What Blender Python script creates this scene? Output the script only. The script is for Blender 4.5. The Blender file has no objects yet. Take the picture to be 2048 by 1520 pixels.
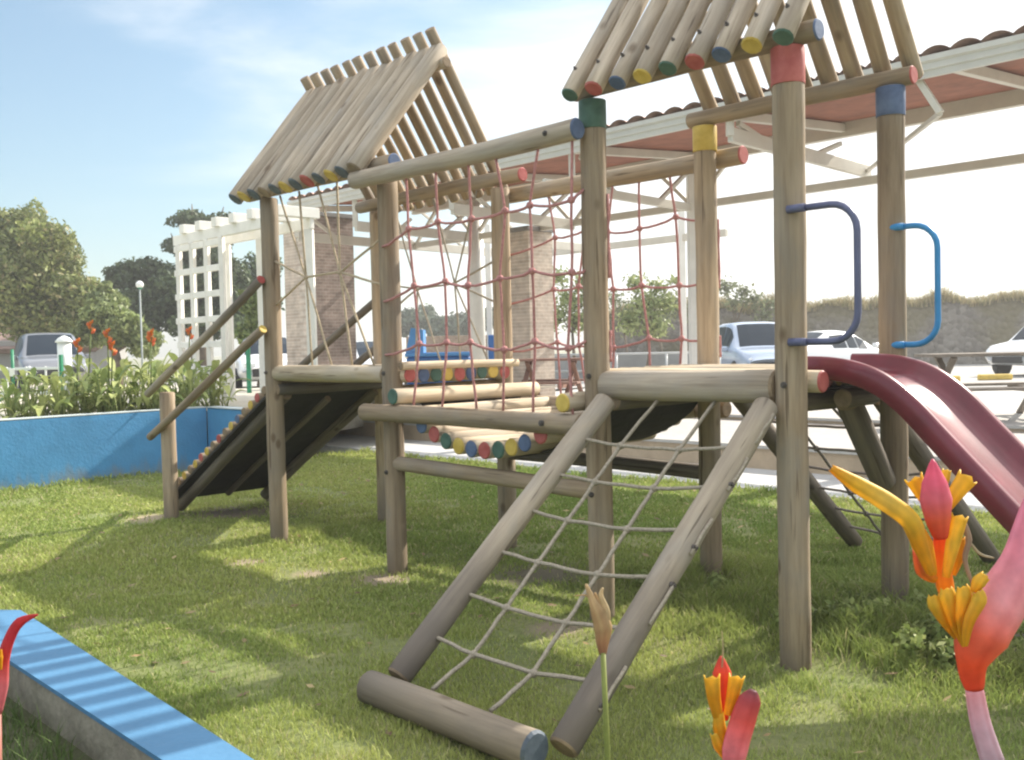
import bpy, math, random
import numpy as np
from mathutils import Vector, Matrix, Quaternion
rnd = random.Random(7); npr = np.random.RandomState(11)
S = bpy.context.scene
R = math.radians
# ------------------------------------------------------------------ camera
EYE = 1.6; FPX = 1946.5; PITCH = 0.03432136; ROLL = -0.02293887     # pixels of the 2048 wide photograph
cp, sp, cr, sr = math.cos(PITCH), math.sin(PITCH), math.cos(ROLL), math.sin(ROLL)
FW = Vector((0, cp, -sp)); _u = Vector((0, sp, cp)); _r = Vector((1, 0, 0))
RT = cr*_r + sr*_u; UP = -sr*_r + cr*_u
cam = bpy.data.cameras.new('camera'); camo = bpy.data.objects.new('camera', cam); S.collection.objects.link(camo)
M = Matrix((RT, UP, -FW)).transposed().to_4x4(); M.translation = Vector((0, 0, EYE)); camo.matrix_world = M
cam.sensor_width = 36; cam.sensor_fit = 'HORIZONTAL'; cam.lens = 36*FPX/2048; cam.clip_start = 0.05; cam.clip_end = 4000
S.camera = camo
# ------------------------------------------------------------------ light, sky, exposure
SUN_AZ = R(36); SUN_EL = R(35.5)          # azimuth counter-clockwise from +X
wd = bpy.data.worlds.new('World'); S.world = wd; wd.use_nodes = True
def build_world():
    nt = wd.node_tree; N = nt.nodes; L = nt.links; N.clear()
    out = N.new('ShaderNodeOutputWorld'); bg = N.new('ShaderNodeBackground'); bg.inputs[1].default_value = 0.13
    sky = N.new('ShaderNodeTexSky'); sky.sky_type = 'NISHITA'; sky.sun_disc = False
    sky.sun_elevation = SUN_EL; sky.sun_rotation = R(90) - SUN_AZ
    sky.air_density = 1.0; sky.dust_density = 1.6; sky.ozone_density = 0.9; sky.altitude = 0
    tc = N.new('ShaderNodeTexCoord')
    # thin high cloud, thickening towards the sun side
    mp = N.new('ShaderNodeMapping'); mp.inputs['Scale'].default_value = (1.3, 1.3, 4.6); mp.inputs['Rotation'].default_value = (0.1, -0.16, 0.3)
    nz = N.new('ShaderNodeTexNoise'); nz.inputs['Scale'].default_value = 1.9; nz.inputs['Detail'].default_value = 7; nz.inputs['Roughness'].default_value = 0.52; nz.inputs['Distortion'].default_value = 0.35
    L.new(tc.outputs['Generated'], mp.inputs[0]); L.new(mp.outputs[0], nz.inputs['Vector'])
    dt = N.new('ShaderNodeVectorMath'); dt.operation = 'DOT_PRODUCT'
    dt.inputs[1].default_value = (math.cos(SUN_AZ), math.sin(SUN_AZ), -0.25)
    L.new(tc.outputs['Generated'], dt.inputs[0])
    ma = N.new('ShaderNodeMath'); ma.operation = 'MULTIPLY_ADD'; ma.inputs[1].default_value = 0.62; ma.inputs[2].default_value = -0.22
    L.new(dt.outputs['Value'], ma.inputs[0])
    ad = N.new('ShaderNodeMath'); ad.operation = 'ADD'; L.new(nz.outputs['Fac'], ad.inputs[0]); L.new(ma.outputs[0], ad.inputs[1])
    mr = N.new('ShaderNodeMapRange'); mr.interpolation_type = 'SMOOTHSTEP'; mr.inputs[1].default_value = 0.43; mr.inputs[2].default_value = 0.80; mr.inputs[3].default_value = 0.04
    L.new(ad.outputs[0], mr.inputs[0])
    mx = N.new('ShaderNodeMix'); mx.data_type = 'RGBA'; mx.inputs['B'].default_value = (4.9, 5.05, 5.15, 1); m9 = N.new('ShaderNodeMix'); m9.data_type = 'RGBA'; m9.inputs['B'].default_value = (8.0, 8.1, 8.25, 1)
    # unseen bright cloud added overhead and behind for fill light, clear low north-west gap
    sx = N.new('ShaderNodeSeparateXYZ'); L.new(tc.outputs['Generated'], sx.inputs[0])
    def ramp(src, lo, hi, o0=0, o1=1):
        r = N.new('ShaderNodeMapRange'); r.interpolation_type = 'SMOOTHSTEP'; r.inputs[1].default_value = lo; r.inputs[2].default_value = hi; r.inputs[3].default_value = o0; r.inputs[4].default_value = o1; L.new(src, r.inputs[0]); return r.outputs[0]
    def math_(op, a, b):
        q = N.new('ShaderNodeMath'); q.operation = op; L.new(a, q.inputs[0]); L.new(b, q.inputs[1]); return q.outputs[0]
    hi_ = ramp(sx.outputs['Z'], .42, .66); bk = ramp(sx.outputs['Y'], .2, -.35, 0, .42)
    cov = math_('MULTIPLY', math_('MAXIMUM', hi_, bk), ramp(nz.outputs['Fac'], .3, .6, .45, 1))
    msk = mr.outputs[0]
    dim = N.new('ShaderNodeVectorMath'); dim.operation = 'MULTIPLY'; dim.inputs[1].default_value = (0.56, 0.73, 0.755); L.new(sky.outputs[0], dim.inputs[0])
    L.new(msk, mx.inputs['Factor']); L.new(dim.outputs[0], mx.inputs['A']); L.new(mx.outputs['Result'], m9.inputs['A']); L.new(cov, m9.inputs['Factor'])
    L.new(m9.outputs['Result'], bg.inputs[0]); L.new(bg.outputs[0], out.inputs[0])
build_world()
sl = bpy.data.lights.new('sun', 'SUN'); sl.energy = 5.0; sl.angle = R(0.6); sl.color = (1, 0.93, 0.82)
so = bpy.data.objects.new('sun', sl); S.collection.objects.link(so)
SUND = Vector((math.cos(SUN_AZ)*math.cos(SUN_EL), math.sin(SUN_AZ)*math.cos(SUN_EL), math.sin(SUN_EL)))
so.rotation_euler = SUND.to_track_quat('Z', 'Y').to_euler(); so.location = (20, 15, 20)
S.view_settings.view_transform = 'Standard'; S.view_settings.look = 'None'; S.view_settings.exposure = 0.92; S.view_settings.gamma = 1
S.cycles.use_denoising = True; S.cycles.filter_width = 2.2; S.cycles.max_bounces = 7; S.cycles.transparent_max_bounces = 8
# ------------------------------------------------------------------ frames of reference
YAW = 2.345072563977211
U = Vector((math.cos(YAW), math.sin(YAW), 0)); V = Vector((U.y, -U.x, 0)); A0 = Vector((1.361454, 4.730819, 0))
Z = Vector((0, 0, 1))
def W(a, b, z=0.0): return A0 + a*U + b*V + Vector((0, 0, z))
def at(px, py, d):                      # a photograph pixel taken out to depth d (metres)
    return Vector((0, 0, EYE)) + d*(FW + RT*((px-1024)/FPX) - UP*((py-760)/FPX))
def atz(px, d, z):                      # column px, depth d, height z
    p = at(px, 760, d); return Vector((p.x, p.y, z))
L1, L2, WD = 1.239480, 1.619964, 1.116615; U2 = L1 + 1.938837; U3 = U2 + L2
# ------------------------------------------------------------------ object helpers
WM = {}
def link(o, parent=None, m=None):
    S.collection.objects.link(o); m = m or Matrix.Identity(4)
    if parent is not None:
        o.parent = parent; o.matrix_parent_inverse = WM[parent].inverted()
    o.matrix_basis = m; WM[o] = m.copy(); return o
def tag(o, label, cat, group=None):
    o['label'] = label; o['category'] = cat
    if group: o['group'] = group
    return o
def thing(name, loc, label, cat, group=None):
    o = bpy.data.objects.new(name, None); o.empty_display_size = 0.2
    link(o, None, Matrix.Translation(Vector(loc))); return tag(o, label, cat, group)
class MB:                               # mesh builder, world coordinates
    def __init__(s): s.v = []; s.f = []; s.m = []; s.sm = []
    def add(s, vs, fs, mi=0, smooth=False):
        k = len(s.v); s.v += [tuple(p) for p in vs]
        for f in fs: s.f.append(tuple(i+k for i in f)); s.m.append(mi); s.sm.append(smooth)
        return s
    def box(s, c, ex, ey, ez, hx, hy, hz, mi=0, bev=0.0):
        c = Vector(c); ex = Vector(ex); ey = Vector(ey); ez = Vector(ez)
        if bev <= 0:
            vs = [c+ex*hx*i+ey*hy*j+ez*hz*k for k in (-1, 1) for j in (-1, 1) for i in (-1, 1)]
            return s.add(vs, [(0,2,3,1),(4,5,7,6),(0,1,5,4),(2,6,7,3),(0,4,6,2),(1,3,7,5)], mi)
        vs = []; fs = []
        b = min(bev, hx*.9, hy*.9, hz*.9)
        for k in (-1, 1):
            for (sx, sy, sz) in ((hx-b, hy, hz-b), (hx, hy-b, hz-b), (hx-b, hy-b, hz)): pass
        idx = {}
        for i in (-1, 1):
            for j in (-1, 1):
                for k in (-1, 1):
                    for q, d in enumerate(((hx, hy-b, hz-b), (hx-b, hy, hz-b), (hx-b, hy-b, hz))):
                        idx[(i, j, k, q)] = len(vs); vs.append(c+ex*d[0]*i+ey*d[1]*j+ez*d[2]*k)
        g = lambda i, j, k, q: idx[(i, j, k, q)]
        for i in (-1, 1): fs.append(tuple(g(i, j, k, 0) for j, k in ((-1,-1),(1,-1),(1,1),(-1,1))))
        for j in (-1, 1): fs.append(tuple(g(i, j, k, 1) for i, k in ((-1,-1),(1,-1),(1,1),(-1,1))))
        for k in (-1, 1): fs.append(tuple(g(i, j, k, 2) for i, j in ((-1,-1),(1,-1),(1,1),(-1,1))))
        for i in (-1, 1):
            for j in (-1, 1): fs.append((g(i,j,-1,0), g(i,j,1,0), g(i,j,1,1), g(i,j,-1,1)))
        for i in (-1, 1):
            for k in (-1, 1): fs.append((g(i,-1,k,0), g(i,1,k,0), g(i,1,k,2), g(i,-1,k,2)))
        for j in (-1, 1):
            for k in (-1, 1): fs.append((g(-1,j,k,1), g(1,j,k,1), g(1,j,k,2), g(-1,j,k,2)))
        for i in (-1, 1):
            for j in (-1, 1):
                for k in (-1, 1): fs.append((g(i,j,k,0), g(i,j,k,1), g(i,j,k,2)))
        return s.add(vs, fs, mi)
    def bar(s, p, q, w, h=None, mi=0, up=Z, bev=0.006):
        p = Vector(p); q = Vector(q); h = h or w; d = (q-p); l = d.length; d.normalize()
        x = d.cross(up)
        if x.length < 1e-4: x = d.cross(Vector((1, 0, 0)))
        x.normalize(); y = x.cross(d)
        return s.box((p+q)/2, x, y, d, w/2, h/2, l/2, mi, bev)
    def tube(s, pts, r, n=8, mi=0, caps=True, flat=1.0, side=None):
        pts = [Vector(p) for p in pts]; rs = r if isinstance(r, (list, tuple)) else [r]*len(pts)
        k = len(s.v); T = []
        for i in range(len(pts)):
            t = pts[min(i+1, len(pts)-1)] - pts[max(i-1, 0)]; T.append(t.normalized())
        x = side.copy() if side is not None else (T[0].cross(Z) if abs(T[0].z) < .9 else T[0].cross(Vector((1, 0, 0))))
        vs = []
        for i, p in enumerate(pts):
            x = (x - T[i]*x.dot(T[i])).normalized(); y = T[i].cross(x)
            for j in range(n):
                a = 2*math.pi*j/n; vs.append(p + x*math.cos(a)*rs[i] + y*math.sin(a)*rs[i]*flat)
        fs = [(i*n+j, i*n+(j+1) % n, (i+1)*n+(j+1) % n, (i+1)*n+j) for i in range(len(pts)-1) for j in range(n)]
        s.add(vs, fs, mi, True)
        if caps: s.f += [tuple(k+j for j in reversed(range(n))), tuple(k+(len(pts)-1)*n+j for j in range(n))]; s.m += [mi]*2; s.sm += [False]*2
        return s
    def ball(s, c, r, mi=0, nu=8, nv=5, sc=(1, 1, 1)):
        c = Vector(c); vs = [c+Vector((0, 0, r*sc[2]))]; fs = []
        for i in range(1, nv):
            t = math.pi*i/nv
            for j in range(nu):
                a = 2*math.pi*j/nu; vs.append(c+Vector((r*sc[0]*math.sin(t)*math.cos(a), r*sc[1]*math.sin(t)*math.sin(a), r*sc[2]*math.cos(t))))
        vs.append(c-Vector((0, 0, r*sc[2]))); e = len(vs)-1
        for j in range(nu):
            fs.append((0, 1+j, 1+(j+1) % nu)); fs.append((e, 1+(nv-2)*nu+(j+1) % nu, 1+(nv-2)*nu+j))
            for i in range(nv-2): fs.append((1+i*nu+j, 1+(i+1)*nu+j, 1+(i+1)*nu+(j+1) % nu, 1+i*nu+(j+1) % nu))
        return s.add(vs, fs, mi, True)
    def build(s, name, mats, parent=None, origin=None, tint=None):
        if not isinstance(mats, (list, tuple)): mats = [mats]
        o0 = Vector(origin) if origin is not None else (WM[parent].translation if parent is not None else Vector((0, 0, 0)))
        me = bpy.data.meshes.new(name); me.from_pydata([(p[0]-o0.x, p[1]-o0.y, p[2]-o0.z) for p in s.v], [], s.f)
        for m in mats: me.materials.append(m)
        me.polygons.foreach_set('material_index', s.m); me.polygons.foreach_set('use_smooth', s.sm)
        if tint is not None:
            at_ = me.color_attributes.new('tint', 'FLOAT_COLOR', 'POINT'); at_.data.foreach_set('color', [c for t in tint for c in (*t, 1)])
        me.update(); o = bpy.data.objects.new(name, me)
        return link(o, parent, Matrix.Translation(o0))
# ------------------------------------------------------------------ materials
MATS = {}
def mat(name, col, rough=0.7, metal=0, spec=0.4, var=0.0, vscale=6, bump=0.0, bscale=40, coord='Object', stretch=(1, 1, 1), col2=None, coat=0.0, trans=0.0):
    if name in MATS: return MATS[name]
    m = bpy.data.materials.new(name); m.use_nodes = True; nt = m.node_tree; N = nt.nodes; L = nt.links; b = N['Principled BSDF']
    b.inputs['Base Color'].default_value = (*col, 1); b.inputs['Roughness'].default_value = rough; b.inputs['Metallic'].default_value = metal
    b.inputs['Specular IOR Level'].default_value = spec; b.inputs['Coat Weight'].default_value = coat; b.inputs['Transmission Weight'].default_value = trans
    if var > 0 or bump > 0:
        tc = N.new('ShaderNodeTexCoord'); mp = N.new('ShaderNodeMapping'); mp.inputs['Scale'].default_value = stretch
        oi = N.new('ShaderNodeObjectInfo'); vm = N.new('ShaderNodeVectorMath'); vm.operation = 'SCALE'; vm.inputs[0].default_value = (37, 53, 71)
        L.new(oi.outputs['Random'], vm.inputs['Scale']); L.new(vm.outputs[0], mp.inputs['Location'])
        L.new(tc.outputs[coord], mp.inputs[0])
    if var > 0:
        nz = N.new('ShaderNodeTexNoise'); nz.inputs['Scale'].default_value = vscale; nz.inputs['Detail'].default_value = 6; nz.inputs['Roughness'].default_value = 0.62
        L.new(mp.outputs[0], nz.inputs['Vector'])
        mr = N.new('ShaderNodeMapRange'); mr.inputs[1].default_value = 0.3; mr.inputs[2].default_value = 0.7; L.new(nz.outputs['Fac'], mr.inputs[0])
        mx = N.new('ShaderNodeMix'); mx.data_type = 'RGBA'
        mx.inputs['A'].default_value = (*[c*(1-var) for c in col], 1); mx.inputs['B'].default_value = (*(col2 or [min(1, c*(1+var*.6)) for c in col]), 1)
        L.new(mr.outputs[0], mx.inputs['Factor']); L.new(mx.outputs['Result'], b.inputs['Base Color'])
    if bump > 0:
        n2 = N.new('ShaderNodeTexNoise'); n2.inputs['Scale'].default_value = bscale; n2.inputs['Detail'].default_value = 4; L.new(mp.outputs[0], n2.inputs['Vector'])
        bp = N.new('ShaderNodeBump'); bp.inputs['Strength'].default_value = bump; bp.inputs['Distance'].default_value = 0.02
        L.new(n2.outputs['Fac'], bp.inputs['Height']); L.new(bp.outputs[0], b.inputs['Normal'])
    MATS[name] = m; return m
def wood(name, dark, mid, light, stain=None):
    m = bpy.data.materials.new(name); m.use_nodes = True; nt = m.node_tree; N = nt.nodes; L = nt.links; b = N['Principled BSDF']
    b.inputs['Roughness'].default_value = 0.78; b.inputs['Specular IOR Level'].default_value = 0.25
    tc = N.new('ShaderNodeTexCoord'); oi = N.new('ShaderNodeObjectInfo')
    vm = N.new('ShaderNodeVectorMath'); vm.operation = 'SCALE'; vm.inputs[0].default_value = (37, 53, 71); L.new(oi.outputs['Random'], vm.inputs['Scale'])
    ad = N.new('ShaderNodeVectorMath'); ad.operation = 'ADD'; L.new(tc.outputs['Object'], ad.inputs[0]); L.new(vm.outputs[0], ad.inputs[1])
    def noise(scale, st, det=5, rough=.6, dist=0.0):
        mp = N.new('ShaderNodeMapping'); mp.inputs['Scale'].default_value = st; L.new(ad.outputs[0], mp.inputs[0])
        n = N.new('ShaderNodeTexNoise'); n.inputs['Scale'].default_value = scale; n.inputs['Detail'].default_value = det; n.inputs['Roughness'].default_value = rough; n.inputs['Distortion'].default_value = dist
        L.new(mp.outputs[0], n.inputs['Vector']); return n
    g = noise(22, (1, 1, .06), 6, .65, .3); p = noise(3.2, (1, 1, .55), 5, .6, .4); c = noise(30, (1, 1, .05), 3, .5); blot = noise(1.6, (1, 1, .5), 3)
    rp = N.new('ShaderNodeValToRGB'); e = rp.color_ramp.elements
    e[0].position = .3; e[0].color = (*dark, 1); e[1].position = .72; e[1].color = (*light, 1)
    k = e.new(.5); k.color = (*mid, 1); L.new(g.outputs['Fac'], rp.inputs[0])
    # weathered grey patches
    r2 = N.new('ShaderNodeMapRange'); r2.inputs[1].default_value = .45; r2.inputs[2].default_value = .68; r2.inputs[4].default_value = .55; L.new(p.outputs['Fac'], r2.inputs[0])
    m1 = N.new('ShaderNodeMix'); m1.data_type = 'RGBA'; gv = sum(mid)/3; m1.inputs['B'].default_value = (gv*1.04, gv*.97, gv*.86, 1)
    L.new(r2.outputs[0], m1.inputs['Factor']); L.new(rp.outputs[0], m1.inputs['A'])
    # tone change from log to log and over each log
    ms = N.new('ShaderNodeMath'); ms.operation = 'MULTIPLY_ADD'; ms.inputs[1].default_value = .3; ms.inputs[2].default_value = .86; L.new(oi.outputs['Random'], ms.inputs[0])
    mb = N.new('ShaderNodeMapRange'); mb.inputs[1].default_value = .3; mb.inputs[2].default_value = .7; mb.inputs[3].default_value = .78; mb.inputs[4].default_value = 1.15; L.new(blot.outputs['Fac'], mb.inputs[0])
    mm = N.new('ShaderNodeMath'); mm.operation = 'MULTIPLY'; L.new(ms.outputs[0], mm.inputs[0]); L.new(mb.outputs[0], mm.inputs[1])
    v2 = N.new('ShaderNodeVectorMath'); v2.operation = 'SCALE'; L.new(m1.outputs['Result'], v2.inputs[0]); L.new(mm.outputs[0], v2.inputs['Scale'])
    # drying cracks
    r3 = N.new('ShaderNodeMapRange'); r3.inputs[1].default_value = .3; r3.inputs[2].default_value = .36; r3.inputs[3].default_value = .75; r3.inputs[4].default_value = 0; L.new(c.outputs['Fac'], r3.inputs[0])
    m2 = N.new('ShaderNodeMix'); m2.data_type = 'RGBA'; m2.inputs['B'].default_value = (dark[0]*.4, dark[1]*.36, dark[2]*.34, 1)
    L.new(r3.outputs[0], m2.inputs['Factor']); L.new(v2.outputs[0], m2.inputs['A'])
    mpk = N.new('ShaderNodeMapping'); mpk.inputs['Scale'].default_value = (1, 1, .55); L.new(ad.outputs[0], mpk.inputs[0])
    vk = N.new('ShaderNodeTexVoronoi'); vk.inputs['Scale'].default_value = 5.5; L.new(mpk.outputs[0], vk.inputs['Vector'])
    rk = N.new('ShaderNodeMapRange'); rk.inputs[1].default_value = .07; rk.inputs[2].default_value = .16; rk.inputs[3].default_value = .75; rk.inputs[4].default_value = 0; L.new(vk.outputs['Distance'], rk.inputs[0])
    mk = N.new('ShaderNodeMix'); mk.data_type = 'RGBA'; mk.inputs['B'].default_value = (dark[0]*.55, dark[1]*.48, dark[2]*.42, 1); L.new(rk.outputs[0], mk.inputs['Factor']); L.new(m2.outputs['Result'], mk.inputs['A'])
    ge = N.new('ShaderNodeNewGeometry'); sz = N.new('ShaderNodeSeparateXYZ'); L.new(ge.outputs['Position'], sz.inputs[0])
    dz_ = N.new('ShaderNodeMath'); dz_.operation = 'MULTIPLY_ADD'; dz_.inputs[1].default_value = -.5; L.new(p.outputs['Fac'], dz_.inputs[0]); L.new(sz.outputs['Z'], dz_.inputs[2])
    rd = N.new('ShaderNodeMapRange'); rd.inputs[1].default_value = -.22; rd.inputs[2].default_value = .12; rd.inputs[3].default_value = .65; rd.inputs[4].default_value = 0; L.new(dz_.outputs[0], rd.inputs[0])
    md = N.new('ShaderNodeMix'); md.data_type = 'RGBA'; md.inputs['B'].default_value = (.15, .12, .085, 1); L.new(rd.outputs[0], md.inputs['Factor']); L.new(mk.outputs['Result'], md.inputs['A']); last = md.outputs['Result']
    if stain:                            # damp brown-black stain near the foot (low object z)
        sx = N.new('ShaderNodeSeparateXYZ'); L.new(tc.outputs['Object'], sx.inputs[0])
        s1 = N.new('ShaderNodeMath'); s1.operation = 'MULTIPLY_ADD'; s1.inputs[1].default_value = .9; L.new(p.outputs['Fac'], s1.inputs[0]); L.new(sx.outputs['Z'], s1.inputs[2])
        r4 = N.new('ShaderNodeMapRange'); r4.inputs[1].default_value = stain; r4.inputs[2].default_value = stain+.55; r4.inputs[3].default_value = .7; r4.inputs[4].default_value = 0; L.new(s1.outputs[0], r4.inputs[0])
        m3 = N.new('ShaderNodeMix'); m3.data_type = 'RGBA'; m3.inputs['B'].default_value = (.10, .085, .075, 1)
        L.new(r4.outputs[0], m3.inputs['Factor']); L.new(last, m3.inputs['A']); last = m3.outputs['Result']
    L.new(last, b.inputs['Base Color'])
    bp = N.new('ShaderNodeBump'); bp.inputs['Strength'].default_value = .5; bp.inputs['Distance'].default_value = .006; L.new(g.outputs['Fac'], bp.inputs['Height']); L.new(bp.outputs[0], b.inputs['Normal'])
    MATS[name] = m; return m
WOOD = wood('weathered_pine', (.215, .155, .098), (.33, .25, .165), (.44, .345, .235))
WGREY = wood('grey_weathered_pine', (.27, .215, .16), (.42, .345, .26), (.56, .475, .37))
WPALE = wood('bleached_pine', (.36, .285, .185), (.53, .43, .30), (.65, .55, .41))
WLAD = wood('stained_pine', (.235, .19, .14), (.36, .295, .22), (.47, .39, .29), stain=-.2)
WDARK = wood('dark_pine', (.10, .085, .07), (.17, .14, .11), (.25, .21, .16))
ENDG = mat('log_end', (.27, .2, .13), .85, var=.35, vscale=14, bump=.3)
PAINT = {'r': mat('red_paint', (.43, .065, .06), .55, var=.25, vscale=9, bump=.1, col2=(.5, .14, .12)),
         'b': mat('blue_paint', (.055, .095, .20), .55, var=.25, vscale=9, bump=.1, col2=(.11, .16, .27)),
         'y': mat('yellow_paint', (.60, .40, .05), .55, var=.25, vscale=9, bump=.1, col2=(.68, .5, .12)),
         'g': mat('green_paint', (.04, .105, .075), .55, var=.25, vscale=9, bump=.1, col2=(.08, .16, .12)),
         'k': mat('faded_slate_paint', (.06, .085, .12), .6, var=.3, vscale=9, bump=.1, col2=(.13, .16, .19)), 'n': ENDG}
ROPER = mat('red_rope', (.54, .25, .235), .85, var=.3, vscale=60, bump=.6, bscale=160)
ROPEB = mat('beige_rope', (.56, .45, .31), .85, var=.3, vscale=60, bump=.6, bscale=160)
ROPEG = mat('grey_rope', (.40, .345, .265), .85, var=.3, vscale=60, bump=.6, bscale=160)
IRON = mat('rusty_iron', (.11, .095, .085), .55, metal=.5, var=.3, vscale=30)
BACKING_SHADE = mat('dark_backing_shade', (.03, .027, .025), .8, var=.35, vscale=7, bump=.3)  # ramp backing; also the painted shade under bridge and deck
WHITE = mat('white_steel', (.72, .71, .67), .5, var=.1, vscale=3)
WHITEP = mat('white_timber_paint', (.78, .76, .70), .55, var=.1, vscale=4)
CREAM = mat('cream_steel', (.56, .53, .46), .5, var=.12, vscale=2)
GLASSD = mat('tinted_car_glass', (.02, .03, .045), .3, spec=.1)
TYRE = mat('tyre_rubber', (.025, .025, .027), .8)
RIM = mat('alloy_rim', (.45, .46, .48), .3, metal=.8)
def tintmat(name, rough=.45, trans=.25):
    m = bpy.data.materials.new(name); m.use_nodes = True; N = m.node_tree.nodes; L = m.node_tree.links; b = N['Principled BSDF']
    a = N.new('ShaderNodeAttribute'); a.attribute_name = 'tint'; b.inputs['Roughness'].default_value = rough; b.inputs['Specular IOR Level'].default_value = .3
    nz = N.new('ShaderNodeTexNoise'); tc = N.new('ShaderNodeTexCoord'); nz.inputs['Scale'].default_value = 55; nz.inputs['Detail'].default_value = 4; L.new(tc.outputs['Object'], nz.inputs['Vector'])
    mr = N.new('ShaderNodeMapRange'); mr.inputs[1].default_value = .3; mr.inputs[2].default_value = .7; mr.inputs[3].default_value = .84; mr.inputs[4].default_value = 1.1; L.new(nz.outputs['Fac'], mr.inputs[0])
    v = N.new('ShaderNodeVectorMath'); v.operation = 'SCALE'; L.new(a.outputs['Color'], v.inputs[0]); L.new(mr.outputs[0], v.inputs['Scale']); L.new(v.outputs[0], b.inputs['Base Color'])
    if trans > 0:
        t = N.new('ShaderNodeBsdfTranslucent'); L.new(v.outputs[0], t.inputs[0]); mx = N.new('ShaderNodeMixShader'); mx.inputs[0].default_value = trans
        L.new(b.outputs[0], mx.inputs[1]); L.new(t.outputs[0], mx.inputs[2]); L.new(mx.outputs[0], N['Material Output'].inputs[0])
    return m
PETAL = tintmat('flower_petal', .42, .42); LEAFT = tintmat('grass_blade', .6, .35); FOL = tintmat('leaf', .55, .25)
# ------------------------------------------------------------------ logs
def log(name, p, q, r, m, parent, e0='n', e1='n', n=18, wob=.006, painted=0.0):
    """round timber from p to q; local z runs along it; e0/e1 = paint of its two ends"""
    p = Vector(p); q = Vector(q); d = q-p; l = d.length; rot = d.normalized().to_track_quat('Z', 'Y')
    nr = max(3, int(l/.18)); vs = []; fs = []; mi = []; sm = []
    ph = rnd.random()*6; ch = min(.012, r*.15)
    zs = [-l/2, -l/2+ch] + [-l/2+l*i/nr for i in range(1, nr)] + [l/2-ch, l/2]
    for i, z in enumerate(zs):
        e = i in (0, len(zs)-1); k = r*(.86 if e else 1+.018*math.sin(ph+i*1.9)); ox = wob*math.sin(ph+z*2.3); oy = wob*math.cos(ph*1.7+z*1.9)
        if e: ox = wob*math.sin(ph+zs[1 if i == 0 else -2]*2.3); oy = wob*math.cos(ph*1.7+zs[1 if i == 0 else -2]*1.9)
        for j in range(n):
            a = 2*math.pi*j/n; kk = k*(1+.015*math.sin(3*a+ph)+.01*math.sin(5*a+i)); vs.append((ox+kk*math.cos(a), oy+kk*math.sin(a), z))
    for i in range(len(zs)-1):
        for j in range(n):
            fs.append((i*n+j, i*n+(j+1) % n, (i+1)*n+(j+1) % n, (i+1)*n+j)); mi.append(1 if i == 0 else 2 if i == len(zs)-2 else 0); sm.append(0 < i < len(zs)-2)
    fs.append(tuple(reversed(range(n)))); mi.append(1); sm.append(False); t = (len(zs)-1)*n
    fs.append(tuple(range(t, t+n))); mi.append(2); sm.append(False)
    me = bpy.data.meshes.new(name); me.from_pydata(vs, [], fs)
    for x in (m, PAINT[e0], PAINT[e1]): me.materials.append(x)
    me.polygons.foreach_set('material_index', mi); me.polygons.foreach_set('use_smooth', sm); me.update()
    M = rot.to_matrix().to_4x4(); M.translation = (p+q)/2
    return link(bpy.data.objects.new(name, me), parent, M)
def bolt(c, d, parent, r=.016):
    c = Vector(c); d = Vector(d).normalized(); m = MB(); m.tube([c-d*.02, c+d*.008], r, 10); m.tube([c+d*.006, c+d*.018], r*.55, 6)
    return m.build('bolt', IRON, parent)
def band(p, q, r, col, parent):
    m = MB(); p = Vector(p); q = Vector(q); m.tube([p, p+(q-p)*.02, q-(q-p)*.02, q], [r*.985, r, r, r*.985], 22)
    return m.build('painted_band', PAINT[col], parent)
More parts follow.
